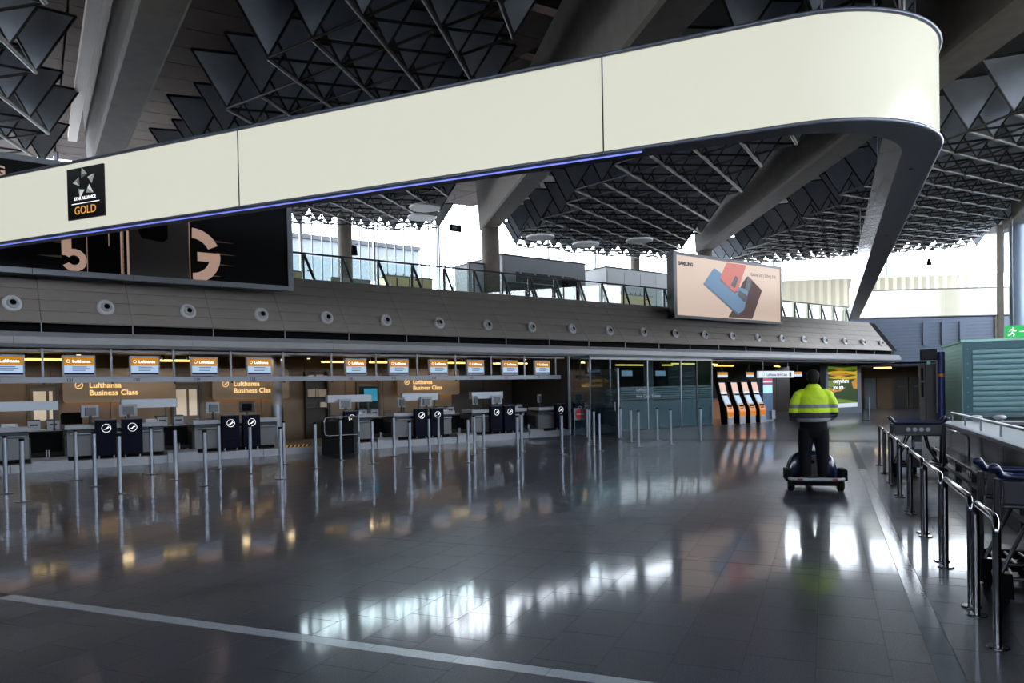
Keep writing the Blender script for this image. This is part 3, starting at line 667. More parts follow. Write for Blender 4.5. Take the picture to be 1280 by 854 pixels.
for i, (a, b, lab) in enumerate([(2.36, 5.2, 'left name sign board reading Lufthansa Business Class, backlit'), (6.24, 8.6, 'middle name sign board reading Lufthansa Business Class, partly behind a post'), (12.5, 15.1, 'right name sign board reading Lufthansa Business Class, backlit')]):
    t = cthing('name_sign', lab, 'sign', a, 23.3, 1.55, 'backlit name signs'); w = b-a
    obj('board', MB().prism(rpoly([(0, 0), (w, 0), (w, .95), (0, .95)], .1), 0, .06, 'y'), t, m=sign_glow)
    text('Lufthansa\nBusiness Class', .21, txt_warm, t, (.62, -.012, .41), bold=.003); 
    crane = MB().tube([(.38+.09*cos(2*pi*k/20), -.008, .48+.09*sin(2*pi*k/20)) for k in range(21)], .01, 4, False)
    obj('emblem', crane, t, m=txt_warm)
    obj('emblem', MB().prism([(.31, .46), (.36, .46), (.42, .52), (.44, .54), (.39, .49), (.45, .52), (.39, .46), (.36, .44)], -.012, 0, 'y'), t, m=txt_warm)
    obj('glow_tube', MB().box(.1, w-.1, .075, .1, .02, .05), t, m=mat('sign back light', (255, 200, 120), .5, emit=(255, 190, 100), es=6) if i == 0 else MATS['sign back light'])
# ceiling tubes over the counters
for i, (s, L, d) in enumerate([(1.4, 1.0, 22.3), (4.6, .8, 22.3), (9.3, .9, 22.3), (10.95, .7, 22.3), (13.9, .8, 22.3), (17.0, .55, 22.3), (-2, .9, 22.3), (16.1, .55, 22.5)]):
    t = cthing('ceiling_tube', 'yellow ceiling tube light above the counters, %s from the left' % ORD[[1, 2, 3, 4, 5, 7, 0, 6][i]], 'lamp', s, d, 2.68, 'yellow tubes over the counters')
    obj('tube', MB().tube([(0, 0, 0), (L, 0, 0)], .028, 8), t, m=tube_y); obj('bracket', MB().box(.05, .1, -.02, .02, .02, .16).box(L-.1, L-.05, -.02, .02, .02, .16), t, m=dkgrey)
for i, (s, d) in enumerate([(9.0, 22.6), (12.4, 22.4), (16.9, 21.6), (18.0, 21.6), (2.6, 22.0), (5.4, 22.4)]):
    t = cthing('spot_light', 'small round spot light in the soffit over the counters, %s from left' % ORD[[2, 3, 4, 5, 0, 1][i]], 'lamp', s, d, 2.78, 'soffit spots')
    obj('lens', MB().tube([(0, 0, 0), (0, 0, .02)], .05, 12), t, m=mat('spot lens', (255, 226, 160), .4, emit=(255, 226, 160), es=2) if i == 0 else MATS['spot lens']); obj('rim', MB().tube([(0, 0, .02), (0, 0, .06)], .075, 12), t, m=dkgrey)
for s in (1.2, 4.4, 7.6, 11, 14.2):
    L = bpy.data.lights.new('counter_lamp', 'AREA'); L.shape = 'RECTANGLE'; L.size = 1.6; L.size_y = .1; L.energy = 8; L.color = (1, .74, .42)
    o = bpy.data.objects.new('counter_lamp', L); COL.objects.link(o); o.location = WC(s, 22.6, 2.75); o.rotation_euler = (radians(-18), 0, RC)

# sign rail with its hanging posts, and the screens on it
sr = cthing('sign_rail', 'long silver number rail hanging over the check-in counters', 'rail', 0, 20.2, 2.04)
obj('bar', MB().box(S0, 17.4, -.03, .06, 0, .13), sr, m=alu)
for k in range(-4, 12):
    obj('hanging_post', MB().box(1.66+1.413*k-.024, 1.66+1.413*k+.024, .0, .04, .13, .84), sr, m=alu)
    obj('bolt', MB().cyl(1.66+1.413*k+.02, .02, -.04, 0, .03, 8), sr, m=dkgrey)
nums = {0: '132', 1: '131', 2: '130', 3: '129', 4: '128', 6: '126', 7: '125', 8: '124', 9: '123', 10: '122', 11: '121'}
d0 = None
for k in [0, 1, 2, 3, 4, 6, 7, 8, 9, 10, 11]:
    s = .97+1.418*k-.34; nm = nums[k]
    text(nm, .1, txt_dark, sr, (s+.07, -.033, .03), bold=.002)
    lab = 'orange and white check-in display on the number rail, %s from the left' % ORD[[0,1,2,3,4,6,7,8,9,10,11].index(k)]
    if d0 is None:
        d0 = cthing('check_in_display', lab, 'display', s, 20.18, 2.19, 'orange check-in displays')
        obj('housing', MB().box(0, .68, 0, .1, 0, .5), d0, m=mat('display housing', (120, 124, 134), .4))
        obj('header', MB().box(.035, .645, -.006, 0, .26, .455), d0, m=scr_orange); obj('screen', MB().box(.035, .645, -.006, 0, .085, .26), d0, m=scr_white); obj('footer', MB().box(.035, .645, -.006, 0, .045, .085), d0, m=scr_navy)
        text('Lufthansa', .1, txt_white, d0, (.2, -.009, .325), bold=.003)
        obj('emblem', MB().tube([(.12+.035*cos(2*pi*q_/12), -.008, .36+.035*sin(2*pi*q_/12)) for q_ in range(13)], .005, 4, False), d0, m=txt_white)
        for z, L in ((.215, .3), (.175, .36), (.135, .27)): obj('text_line', MB().box(.2, .2+L, -.0085, -.006, z, z+.018), d0, m=mat('blue text', (40, 70, 130), .5) if z == .215 else MATS['blue text'])
    else:
        c = copy_tree(d0); c.location = WC(s, 20.18, 2.19); c['label'] = lab

# counters (worktop, front, rail), gaps with belt and silver step
def counter(s0, s1, lab):
    t = cthing('check_in_counter', lab, 'counter', s0, 20.4, .2, 'check-in counters'); w = s1-s0
    obj('plinth', MB().box(.04, w-.04, .1, .8, 0, .09), t, m=black); obj('front_panel', MB().box(0, w, 0, .04, .09, .64), t, m=grey)
    obj('side_panel', MB().box(0, .04, .04, .8, .09, .7), t, m=grey); obj('side_panel', MB().box(w-.04, w, .04, .8, .09, .7), t, m=grey)
    n = max(1, round(w/1.05))
    bevel(obj('worktop', MB().box(-.06, w+.06, -.14, .5, .73, .84), t, m=lgrey), .012)
    obj('apron', MB().box(0, w, -.02, .45, .64, .73), t, m=dkgrey)
    obj('bag_rail', MB().tube([(.06, -.12, .62), (w-.06, -.12, .62)], .02, 8), t, m=steel)
    for x in (.1, w-.1): obj('rail_bracket', MB().box(x-.015, x+.015, -.12, 0, .6, .63), t, m=steel)
    return t
for (a, b, lab) in [(-6.35, -4.2, 'check-in counter out of frame at far left'), (-3.5, -1.4, 'second check-in counter out of frame at left'), (-.7, 1.36, 'grey check-in counter cut by the left edge of the view'), (2.12, 4.24, 'grey check-in counter with two navy stands below the left name sign'), (4.99, 7.15, 'grey check-in counter with two navy stands left of the slim column'),
                    (9.0, 10.05, 'short grey check-in counter with a single navy stand beside the swing gate'), (10.78, 12.88, 'grey check-in counter with two navy stands below the right name sign'), (13.66, 15.84, 'rightmost grey check-in counter that has two navy stands'), (16.5, 17.5, 'last short check-in counter beside the side glass screen')]:
    if b > -1: counter(a, b, lab)
gaps = [(1.36, 2.12, ', first belt from the left'), (4.24, 4.99, ', second belt from the left'), (10.05, 10.78, ', third belt from the left'), (12.88, 13.66, ', fourth belt from the left'), (15.84, 16.5, ', fifth belt from the left')]
for i, (a, b, lab) in enumerate(gaps):
    t = cthing('baggage_belt', 'dark baggage belt with silver step' + lab, 'conveyor', a, 20.06, 0, 'baggage belts'); w = b-a
    obj('step', MB().prism([(.0, 0), (.0, .24), (.04, .3), (.5, .3), (.5, .0)], .02, w-.02, 'x'), t, m=kerb_m); obj('belt', MB().box(.05, w-.05, .5, 1.14, .32, .4), t, m=rubber)
    obj('side_wall', MB().box(.0, .04, .42, 1.14, .3, .75), t, m=dkgrey); obj('side_wall', MB().box(w-.04, w, .42, 1.14, .3, .75), t, m=dkgrey); obj('hood', MB().box(.04, w-.04, .95, 1.14, .4, .86), t, m=black)
    obj('latch', MB().box(w*.45, w*.48, .46, .5, .3, .46).box(w*.52, w*.55, .46, .5, .3, .46), t, m=lgrey)
    # two small ticket printers on the inner desk of the gap
    for j in (0, 1):
        p = cthing('ticket_printer', 'small grey ticket printer over the belt' + lab.replace(' belt', ' gap') + (', left one' if j == 0 else ', right one'), 'printer', a+.05+j*.4, 21.35, .92, 'ticket printers')
        obj('body', MB().box(0, .26, 0, .3, 0, .22), p, m=lgrey); obj('slot', MB().box(.05, .21, -.01, 0, .1, .14), p, m=dkgrey); obj('lid', MB().box(.0, .26, .0, .3, .22, .25), p, m=dkgrey)
    t2 = cthing('inner_desk', 'inner desk behind the baggage belt' + lab, 'desk', a-.1, 21.25, .2, 'inner desks'); obj('top', MB().box(0, w+.2, 0, .55, .68, .72), t2, m=lgrey); obj('cabinet', MB().box(.05, w+.15, .25, .55, 0, .68), t2, m=black)
# frosted canopies on posts
for i, (a, b, lab) in enumerate([(-.6, 2.0, 'cut by the left edge'), (3.38, 4.67, 'second from the left'), (8.87, 10.28, 'above the single navy stand'), (11.36, 12.66, 'fourth from the left'), (14.02, 15.3, 'last on the right')]):
    t = cthing('frosted_canopy', 'pale frosted canopy box on posts behind the counter, ' + lab, 'canopy', a, 20.85, .9, 'frosted canopies'); w = b-a
    obj('box', MB().box(0, w, 0, .18, .5, .72), t, m=lightbox_m)
    for x in (.06, w-.1): obj('post', MB().box(x, x+.04, .06, .1, 0, .5), t, m=dkgrey)
    obj('end_cap', MB().box(-.015, 0, -.005, .185, .49, .73), t, m=lgrey); obj('end_cap', MB().box(w, w+.015, -.005, .185, .49, .73), t, m=lgrey)
# navy stands with the crane roundel
def stand(s, lab, first=[None]):
    if first[0] is None:
        t = cthing('navy_stand', lab, 'stand', s, 20.13, .2, 'navy stands'); obj('body', MB().box(0, .45, 0, .13, .08, .95), t, m=navy)
        obj('cap', MB().box(-.005, .455, -.005, .135, .93, .955), t, m=navy2)
        for x in (.05, .37): obj('foot', MB().cyl(x+.015, .06, 0, .08, .02, 8), t, m=steel)
        obj('roundel', MB().tube([(.225+.098*cos(2*pi*k/24), -.004, .74+.098*sin(2*pi*k/24)) for k in range(25)], .006, 4, False), t, m=txt_white)
        obj('crane', MB().prism([(.145, .715), (.2, .72), (.235, .75), (.27, .79), (.29, .795), (.25, .755), (.31, .77), (.255, .73), (.235, .715), (.215, .70), (.2, .705)], -.006, 0, 'y'), t, m=txt_white)
        first[0] = t; return t
    c = copy_tree(first[0]); c.location = WC(s, 20.13, .2); c['label'] = lab; return c
for s, lab in [(2.69, 'navy stand with white bird roundel, first from the left'), (3.26, 'navy stand with white bird roundel, second from the left'), (5.61, 'navy stand with white bird roundel, third from the left'), (6.16, 'navy stand with white bird roundel, fourth from the left, beside the column'), (9.06, 'lone navy stand with white bird roundel right of the swing gate'),
               (11.4, 'navy stand with white bird roundel, sixth from the left'), (11.98, 'navy stand with white bird roundel, seventh from the left'), (14.28, 'navy stand with white bird roundel, eighth from the left'), (14.84, 'navy stand with white bird roundel, ninth from the left'), (17.12, 'last navy stand with bird roundel beside the red no-entry disc')]: stand(s, lab)
# monitors, seen from behind
def monitor(s, d, rz, lab, dark=False, first={}):
    if dark not in first:
        t = cthing('monitor', lab, 'monitor', s, d, 1.04, 'counter monitors'); 
        obj('back', MB().prism([(-.2, .16), (.2, .16), (.2, .46), (-.2, .46)], 0, .035, 'y'), t, m=(dkgrey if dark else lgrey)); obj('rear_cover', MB().box(-.12, .12, -.04, 0, .2, .4), t, m=(black if dark else grey))
        obj('screen', MB().box(-.18, .18, .035, .038, .18, .44), t, m=black); obj('neck', MB().box(-.03, .03, -.02, .02, 0, .24), t, m=dkgrey); obj('base', MB().box(-.11, .11, -.08, .1, 0, .015), t, m=dkgrey)
        t.rotation_euler.z = RC+rz; first[dark] = t; return t
    c = copy_tree(first[dark]); c.location = WC(s, d, 1.04); c.rotation_euler.z = RC+rz; c['label'] = lab; return c
for s, rz, lab, dk_ in [(2.66, .25, 'pale monitor back above the first navy stand from the left', 0), (3.5, -.1, 'pale monitor back above the second navy stand from the left', 0), (5.55, .35, 'pale monitor back above the third navy stand from the left', 0), (6.45, -.1, 'black monitor above the fourth navy stand', 1),
                     (9.35, .05, 'pale monitor back above the lone navy stand', 0), (11.25, .5, 'pale monitor back above the sixth navy stand from the left', 0), (12.15, -.1, 'pale monitor back above the seventh navy stand from the left', 0), (14.05, .6, 'pale monitor back above the eighth navy stand from the left', 0), (14.95, -.1, 'pale monitor back above the ninth navy stand from the left', 0), (16.85, .6, 'pale monitor back on the last counter', 0), (.4, 0, 'pale monitor back at the left edge', 0)]:
    monitor(s, 20.72, rz, lab, bool(dk_))
# keyboards / trays on the worktops
for i, (s, lab) in enumerate([(1.0, 'left edge counter'), (4.0, 'counter below the left name sign'), (9.75, 'short counter beside the gate'), (12.6, 'counter below the right name sign'), (15.5, 'rightmost long counter')]):
    t = cthing('document_tray', 'small pale document tray on the ' + lab, 'tray', s, 20.55, 1.04, 'document trays')
    obj('bottom', MB().box(-.15, .15, -.1, .12, 0, .02), t, m=white); obj('rim', MB().box(-.15, -.135, -.1, .12, .02, .07).box(.135, .15, -.1, .12, .02, .07).box(-.135, .135, .105, .12, .02, .07), t, m=white)
# black office chair seen over the counter
def chair(s, d, lab):
    t = cthing('office_chair', lab, 'chair', s, d, .2)
    bevel(obj('backrest', MB().prism(rpoly([(-.22, .55), (.22, .55), (.25, 1.12), (-.25, 1.12)], .1), -.03, .04, 'y'), t, m=black), .015)
    bevel(obj('seat', MB().box(-.25, .25, -.5, -.02, .42, .5), t, m=black), .03)
    obj('column', MB().cyl(0, -.25, .12, .42, .03, 8), t, m=darksteel); obj('back_stem', MB().box(-.04, .04, 0, .05, .42, .62), t, m=dkgrey)
    for k in range(5): obj('leg', MB().tube([(0, -.25, .13), (.3*cos(k*1.2566), -.25+.3*sin(k*1.2566), .06)], .022, 6), t, m=dkgrey)
    for x in (-.27, .27): obj('armrest', MB().box(x-.03, x+.03, -.4, -.08, .66, .69), t, m=black)
chair(2.38, 21.75, 'black office chair behind the counter left of the first navy stand')
# column through the check-in row, hazard kerb and swing gate
p = WC(7.95, 22.6); column(p.x, p.y, .2, 2.86, .17, 'slim grey column rising through the check-in row', mat('column paint', (140, 138, 138), .4))
p = WC(7.95, 22.6); o = obj('column_sleeve', MB().cyl(0, 0, 0, 1.15, .185, 24), None, (p.x, p.y, .2), m=steel); tag(o, 'polished steel sleeve around the foot of the slim column', 'sleeve')
hz = cthing('hazard_kerb', 'black and yellow striped kerb edge at the passage by the slim column', 'kerb', 7.3, 20.08, .2)
obj('edge', MB().box(0, .68, 0, .1, 0, .06), hz, m=yellow)
for k in range(6): obj('stripe', MB().prism([(.02+k*.115, 0), (.07+k*.115, 0), (.11+k*.115, .061), (.06+k*.115, .061)], -.004, .1, 'y'), hz, m=black)
gt = cthing('swing_gate', 'dark swing gate with rounded steel loop in the check-in row', 'gate', 8.0, 19.1)
obj('loop', MB().tube([(.98, 0, 1.02), (.1, 0, 1.02), (.03, 0, .99), (0, 0, .92), (0, 0, .62), (.03, 0, .54), (.1, 0, .52), (.98, 0, .52)], .02, 8), gt, m=chrome)
obj('post', MB().cyl(1.0, 0, 0, 1.08, .03, 10), gt, m=steel); obj('panel', MB().box(-.02, .98, .12, .16, 0, .9), gt, m=black); obj('hinge', MB().cyl(1.0, 0, .45, .6, .045, 10), gt, m=darksteel); obj('post', MB().box(.9, 1.0, .1, .2, 0, 1.0), gt, m=dkgrey)

# ================================================================== BOLLARDS
def bollard(x, y, lab, first=[None]):
    if first[0] is None:
        t = thing('queue_bollard', lab, 'bollard', (x, y, 0), 0, 'steel queue bollards')
        obj('post', MB().cyl(0, 0, 0, .99, .036, 14), t, m=steel); obj('cap', MB().cyl(0, 0, .99, 1.03, .037, 14), t, m=black); obj('base', MB().tube([(0, 0, 0), (0, 0, .008), (0, 0, .014)], [.125, .125, .1], 20), t, m=darksteel)
        first[0] = t; return
    c = copy_tree(first[0]); c.location = (x, y, 0); c['label'] = lab
rows = {'front': (14.38, [.86, 2.27, 3.69, 5.11, 7.99, 9.53, 10.97, 12.4]), 'middle': (15.88, [.7, 2.09, 3.51, 4.99, 6.43, 7.83, 9.37, 10.71, 12.25, 13.67]), 'back': (17.42, [1.96, 3.37, 4.78, 6.27, 7.72, 9.21, 10.58, 12.08, 13.46])}
for nm, (d, ss) in rows.items():
    for i, s in enumerate(ss):
        p = WC(s, d); bollard(p.x, p.y, 'steel queue bollard before the counters, %s row, %s from the left' % (nm, ORD[i]))
gl = {'front': (14.38, [13.72, 15.22, 16.56, 17.9]), 'middle': (15.86, [14.92, 16.46, 17.64]), 'back': (17.4, [16.16, 17.57]), 'rear': (18.5, [17.1])}
for nm, (d, ss) in gl.items():
    for i, s in enumerate(ss):
        p = WC(s, d); bollard(p.x, p.y, 'steel queue bollard before the frosted glass wall, %s row, %s from the left' % (nm, ORD[i]))
# ================================================================== GLASS FRONT AND ROOM BEHIND IT
gw = cthing('wall_glass', 'frosted glass front of the first class ticket room', 'glass wall', 0, 20.22, kind='structure')
edges = [17.85, 19.9, 21.95, 23.95, 24.95, 25.95]
for a, b in zip(edges, edges[1:]):
    obj('pane', MB().box(a+.01, b-.01, 0, .015, .05, 2.86), gw, m=screen_glass); obj('frosted_film', MB().box(a+.01, b-.01, -.004, -.002, .05, 1.16), gw, m=frost)
    for k in range(6): obj('film_stripe', MB().box(a+.01, b-.01, -.004, -.002, 1.2+k*.09, 1.255+k*.09), gw, m=frost_line)
for s in edges: obj('mullion', MB().box(s-.025, s+.025, -.03, .05, 0, 2.86), gw, m=(alu if s != 24.95 else dkgrey))
obj('sill', MB().box(17.85, 25.95, -.02, .05, 0, .05), gw, m=dkgrey); obj('head_rail', MB().box(17.85, 25.95, -.04, .06, 2.76, 2.86), gw, m=fascia_m)
text('Lufthansa', .19, lgrey, gw, (21.3, -.01, 1.53)); text('First Class Tickets', .19, lgrey, gw, (21.3, -.01, 1.27))
sc = cthing('side_screen', 'glass side screen standing out from the counter end', 'screen', 17.8, 17.72)
obj('pane', MB().box(-.008, .008, 1.35, 2.4, .05, 2.84), sc, m=mirror_glass); obj('pane', MB().box(-.008, .008, 0, 1.33, .05, 2.33), sc, m=screen_glass)
obj('frosted_film', MB().box(.01, .013, 0, 1.33, .05, 1.16), sc, m=frost)
for k in range(6): obj('film_stripe', MB().box(.01, .013, 0, 1.33, 1.2+k*.09, 1.255+k*.09), sc, m=frost_line)
obj('edge', MB().box(-.03, .03, -.03, .0, 0, 2.33), sc, m=lgrey); obj('post', MB().box(-.03, .03, 1.33, 1.36, 0, 2.84), sc, m=alu); obj('shoe', MB().box(-.03, .03, 0, 2.4, 0, .05), sc, m=darksteel)
obj('handle', MB().cyl(-.05, .1, .9, 1.2, .02, 8), sc, m=steel)
ne = cthing('no_entry_sign', 'red no-entry disc on a small board beside the side glass screen', 'sign', 17.5, 19.6)
obj('board', MB().box(0, .42, 0, .02, .56, .98), ne, m=lgrey); obj('post', MB().cyl(.02, .03, 0, 1.0, .02, 8), ne, m=steel); obj('post', MB().cyl(.4, .03, 0, 1.0, .02, 8), ne, m=steel)
obj('disc', MB().tube([(.21, 0, .77), (.21, -.008, .77)], [.17, .17], 24), ne, m=red); obj('bar', MB().box(.1, .32, -.012, -.008, .745, .795), ne, m=white)
lp = cthing('guard_hoop', 'steel hoop barrier in front of the side glass screen', 'barrier', 18.0, 18.7)
obj('hoop', MB().tube([(0, 0, 0), (0, 0, .93), (.03, 0, .98), (.75, 0, .98), (.8, 0, .93), (.8, 0, 0)], .02, 8), lp, m=chrome); obj('mid_rail', MB().tube([(0, 0, .5), (.8, 0, .5)], .014, 8), lp, m=chrome)
wr = cthing('wall_rear', 'dark brown boarded wall behind the ticket room and kiosks', 'wall', 0, 27, kind='structure')
for k in range(17): obj('panel', MB().box(17.8+k*1.45, 19.22+k*1.45, 0, .06, 0, 2.86), wr, m=(darkwood if k % 3 else mat('brown board', (58, 42, 32), .55) if k == 0 else MATS['brown board']))
obj('partition', MB().box(17.75, 17.82, -6.8, 0, 0, 2.86), wr, m=dkgrey); obj('partition', MB().box(26.0, 26.1, -6.7, 0, 0, 2.86), wr, m=dkgrey)
for k in range(9): obj('slat', MB().box(18.2, 25.6, -.04, 0, .9+k*.2, .98+k*.2), wr, m=brown)
p = WC(23.3, 21.4); column(p.x, p.y, 0, 2.86, .2, 'pale round column seen through the frosted glass front', lgrey)
for i, (s, d, L, r, lab) in enumerate([(22.6, 22.6, 2.2, 0, 'first'), (25.3, 22.4, 1.1, .0, 'second'), (24.3, 21.0, 1.6, .0, 'third'), (27.2, 21.2, .7, .3, 'fourth'), (29.2, 22.6, 1.5, 0, 'fifth'), (34.0, 22.5, 1.5, .4, 'sixth')]):
    t = cthing('ceiling_tube', 'warm tube light under the dark soffit right of the counters, %s from the left' % lab, 'lamp', s, d, 2.66, 'tubes right of the counters'); t.rotation_euler.z = RC+r
    obj('tube', MB().tube([(0, 0, 0), (L, 0, 0)], .03, 8), t, m=tube_y); obj('bracket', MB().box(.05, .1, -.02, .02, .02, .18).box(L-.1, L-.05, -.02, .02, .02, .18), t, m=dkgrey)
for i, (s, d, lab) in enumerate([(19.6, 23, 'left'), (22.9, 23, 'middle'), (25.0, 23, 'right')]):
    t = cthing('ticket_desk', 'dark ticket desk behind the frosted glass, %s one' % lab, 'desk', s-.6, d); obj('top', MB().box(0, 1.4, 0, .6, 1.0, 1.05), t, m=lgrey); obj('front', MB().box(.05, 1.35, .05, .55, 0, 1.0), t, m=dkgrey)
    t = cthing('desk_display', 'small pale display hanging over the ticket desk, %s one' % lab, 'display', s-.4, d-.8, 2.15); obj('housing', MB().box(0, .7, 0, .08, 0, .28), t, m=dkgrey); obj('screen', MB().box(.03, .67, -.005, 0, .03, .25), t, m=scr_white); obj('rod', MB().cyl(.35, .04, .28, .7, .012, 6), t, m=dkgrey)

# ================================================================== SELF-SERVICE KIOSKS
k0_ = None
for i, s in enumerate([26.36, 27.2, 27.95, 28.68]):
    lab = 'orange and silver self-service kiosk, %s of the row of four' % ORD[i]
    if k0_ is None:
        t = k0_ = cthing('check_in_kiosk', lab, 'kiosk', s, 19.72, 0, 'self-service kiosks')
        w = .42
        bevel(obj('pedestal', MB().prism([(0, 0), (.3, 0), (.32, .34), (0, .34)], .02, w-.02, 'x'), t, m=mat('kiosk silver', (140, 142, 148), .35, metal=.3)), .02)
        obj('body', MB().prism([(0, .34), (.0, .55), (.05, .76), (.12, .86), (.42, .86), (.36, .34)], 0, w, 'x'), t, m=orange)
        obj('side_panel', MB().prism([(.02, .02), (.34, .02), (.42, .86), (.66, 1.84), (.46, 1.84), (.34, 1.3), (.14, .86), (.04, .6)], -.012, -.001, 'x'), t, m=black)
        obj('side_panel', MB().prism([(.02, .02), (.34, .02), (.42, .86), (.66, 1.84), (.46, 1.84), (.34, 1.3), (.14, .86), (.04, .6)], w+.001, w+.012, 'x'), t, m=black)
        sh = obj('screen_head', MB().prism([(.12, .86), (.32, 1.26), (.4, 1.26), (.3, .86)], .0, w, 'x'), t, m=lgrey)
        obj('screen', MB().add([(.04, .135, .91), (w-.04, .135, .91), (w-.04, .302, 1.245), (.04, .302, 1.245)], [(0, 1, 2, 3)]), sh, m=scr_white)
        obj('slot', MB().box(.08, w-.08, .03, .1, .76, .84), t, m=black); obj('keypad', MB().box(.1, w-.1, .02, .08, .68, .72), t, m=dkgrey)
        tp = obj('top_panel', MB().prism([(.33, 1.32), (.46, 1.82), (.5, 1.82), (.38, 1.32)], 0, w, 'x'), t, m=lgrey)
        obj('poster', MB().add([(.02, .328, 1.33), (w-.02, .328, 1.33), (w-.02, .455, 1.81), (.02, .455, 1.81)], [(0, 1, 2, 3)]), tp, m=mat('kiosk poster', (150, 110, 90), .5, emit=(236, 176, 140), es=.5))
        obj('poster_strip', MB().add([(.02, .326, 1.33), (w-.02, .326, 1.33), (w-.02, .346, 1.41), (.02, .346, 1.41)], [(0, 1, 2, 3)]), tp, m=white)
    else:
        c = copy_tree(k0_); c.location = WC(s, 19.72, 0); c['label'] = lab
t = cthing('info_totem', 'tall blue information totem right of the kiosks', 'totem', 29.75, 20.3)
obj('body', MB().box(0, .75, 0, .15, 0, 2.02), t, m=mat('totem blue', (70, 92, 116), .4)); obj('header', MB().box(.02, .73, -.006, 0, 1.72, 1.98), t, m=red); obj('stripe', MB().box(.02, .73, -.008, -.006, 1.8, 1.88), t, m=scr_white); obj('panel', MB().box(.02, .73, -.006, 0, 1.3, 1.68), t, m=mat('totem pale', (150, 190, 230), .4, emit=(150, 190, 230), es=.5)); obj('plinth', MB().box(-.03, .78, -.03, .18, 0, .08), t, m=lgrey); obj('leaflet_box', MB().box(.5, .78, -.12, 0, .1, .5), t, m=lgrey)
for i, (a, b, z, lab) in enumerate([(26.7, 27.45, 2.04, 'above the first kiosk'), (28.78, 29.36, 2.04, 'above the fourth kiosk'), (32.55, 33.3, 2.06, 'right of the white hanging sign')]):
    t = cthing('small_display', 'small orange and white display hanging ' + lab, 'display', a, 20.5, z, 'small hanging displays'); w = b-a
    obj('housing', MB().box(0, w, 0, .08, 0, .25), t, m=dkgrey); obj('header', MB().box(.02, w-.02, -.005, 0, .12, .235), t, m=scr_orange); obj('screen', MB().box(.02, w-.02, -.005, 0, .015, .12), t, m=scr_white); obj('rod', MB().cyl(w/2, .04, .25, .62, .012, 6), t, m=dkgrey)
t = cthing('hanging_sign', 'white hanging sign reading Lufthansa First Class with a small pictogram', 'sign', 29.67, 20.45, 2.02)
obj('board', MB().box(0, 2.85, 0, .1, 0, .31), t, m=fc_white); text('Lufthansa First Class', .2, txt_dark, t, (.62, -.004, .08), bold=.002)
obj('pictogram', MB().box(2.45, 2.62, -.005, 0, .05, .26), t, m=txt_dark)
obj('emblem', MB().tube([(.35+.08*cos(2*pi*k/16), -.004, .155+.08*sin(2*pi*k/16)) for k in range(17)], .008, 4, False), t, m=alu)
for x in (.4, 2.4): obj('rod', MB().cyl(x, .05, .31, .83, .015, 6), t, m=alu)
for i, (s, d, w, h, lab) in enumerate([(30.7, 24.0, .9, 1.0, 'left'), (33.4, 25.0, 1.1, 1.25, 'right')]):
    t = cthing('wooden_counter', 'brown wooden counter in the dark behind the white hanging sign, %s one' % lab, 'counter', s, d); obj('body', MB().box(0, w, 0, .5, 0, h), t, m=mat('counter wood', (134, 84, 44), .5) if i == 0 else MATS['counter wood']); obj('top', MB().box(-.03, w+.03, -.03, .53, h, h+.04), t, m=darkwood)

# lit advert of fields
ad = cthing('advertising_lightbox', 'lit advert lightbox with green and yellow fields behind the standing person', 'lightbox', 37.77, 21.85)
AW = 3.7
obj('frame', MB().box(0, .23, 0, .35, 0, 2.73).box(AW-.4, AW, 0, .35, 0, 2.73).box(.23, AW-.4, 0, .35, 2.64, 2.73).box(.23, AW-.4, 0, .35, 0, .36), ad, m=mat('lightbox frame', (88, 94, 104), .4))
x0, x1, z0, z1 = .23, AW-.4, .36, 2.64
obj('picture', MB().box(x0, x1, .02, .1, z0, z1), ad, m=grass_d)
def fld(pts, m, y): obj('field_print', MB().prism([(x0+(x1-x0)*u, z0+(z1-z0)*v) for u, v in pts], y, .03, 'y'), ad, m=m)
fld([(0, 1), (.5, .97), (1, 1), (1, .92), (.6, .9), (0, .93)], field_g, .018); fld([(0, .86), (.4, .9), (.9, .87), (1, .9), (1, .78), (.5, .84), (0, .8)], field_y, .017); fld([(0, .72), (.35, .78), (.7, .74), (1, .78), (1, .7), (.6, .68), (.2, .7)], field_y, .016)
fld([(.1, .82), (.5, .83), (.8, .79), (.4, .77), (.1, .78)], field_o, .015); fld([(.8, .62), (1, .72), (1, .44), (.86, .46)], field_o, .015); fld([(0, .66), (.35, .66), (.42, .58), (.1, .5), (0, .52)], field_g, .016)
fld([(0, .5), (.3, .42), (.62, .5), (.42, .4), (.1, .36), (0, .4)], field_o, .015); fld([(0, .36), (.15, .33), (.08, .28), (0, .3)], field_g, .014); fld([(.1, .94), (.45, .95), (.6, .92), (.3, .91)], field_o, .014); fld([(0, .1), (1, .1), (1, .0), (0, .0)], fc_white, .012)
fld([(.3, .22), (.9, .14), (1, .12), (1, .1), (.2, .12)], field_g, .013)
text('everywhere\nyou are', .34, txt_white, ad, (.75, .008, 1.72), bold=.002)

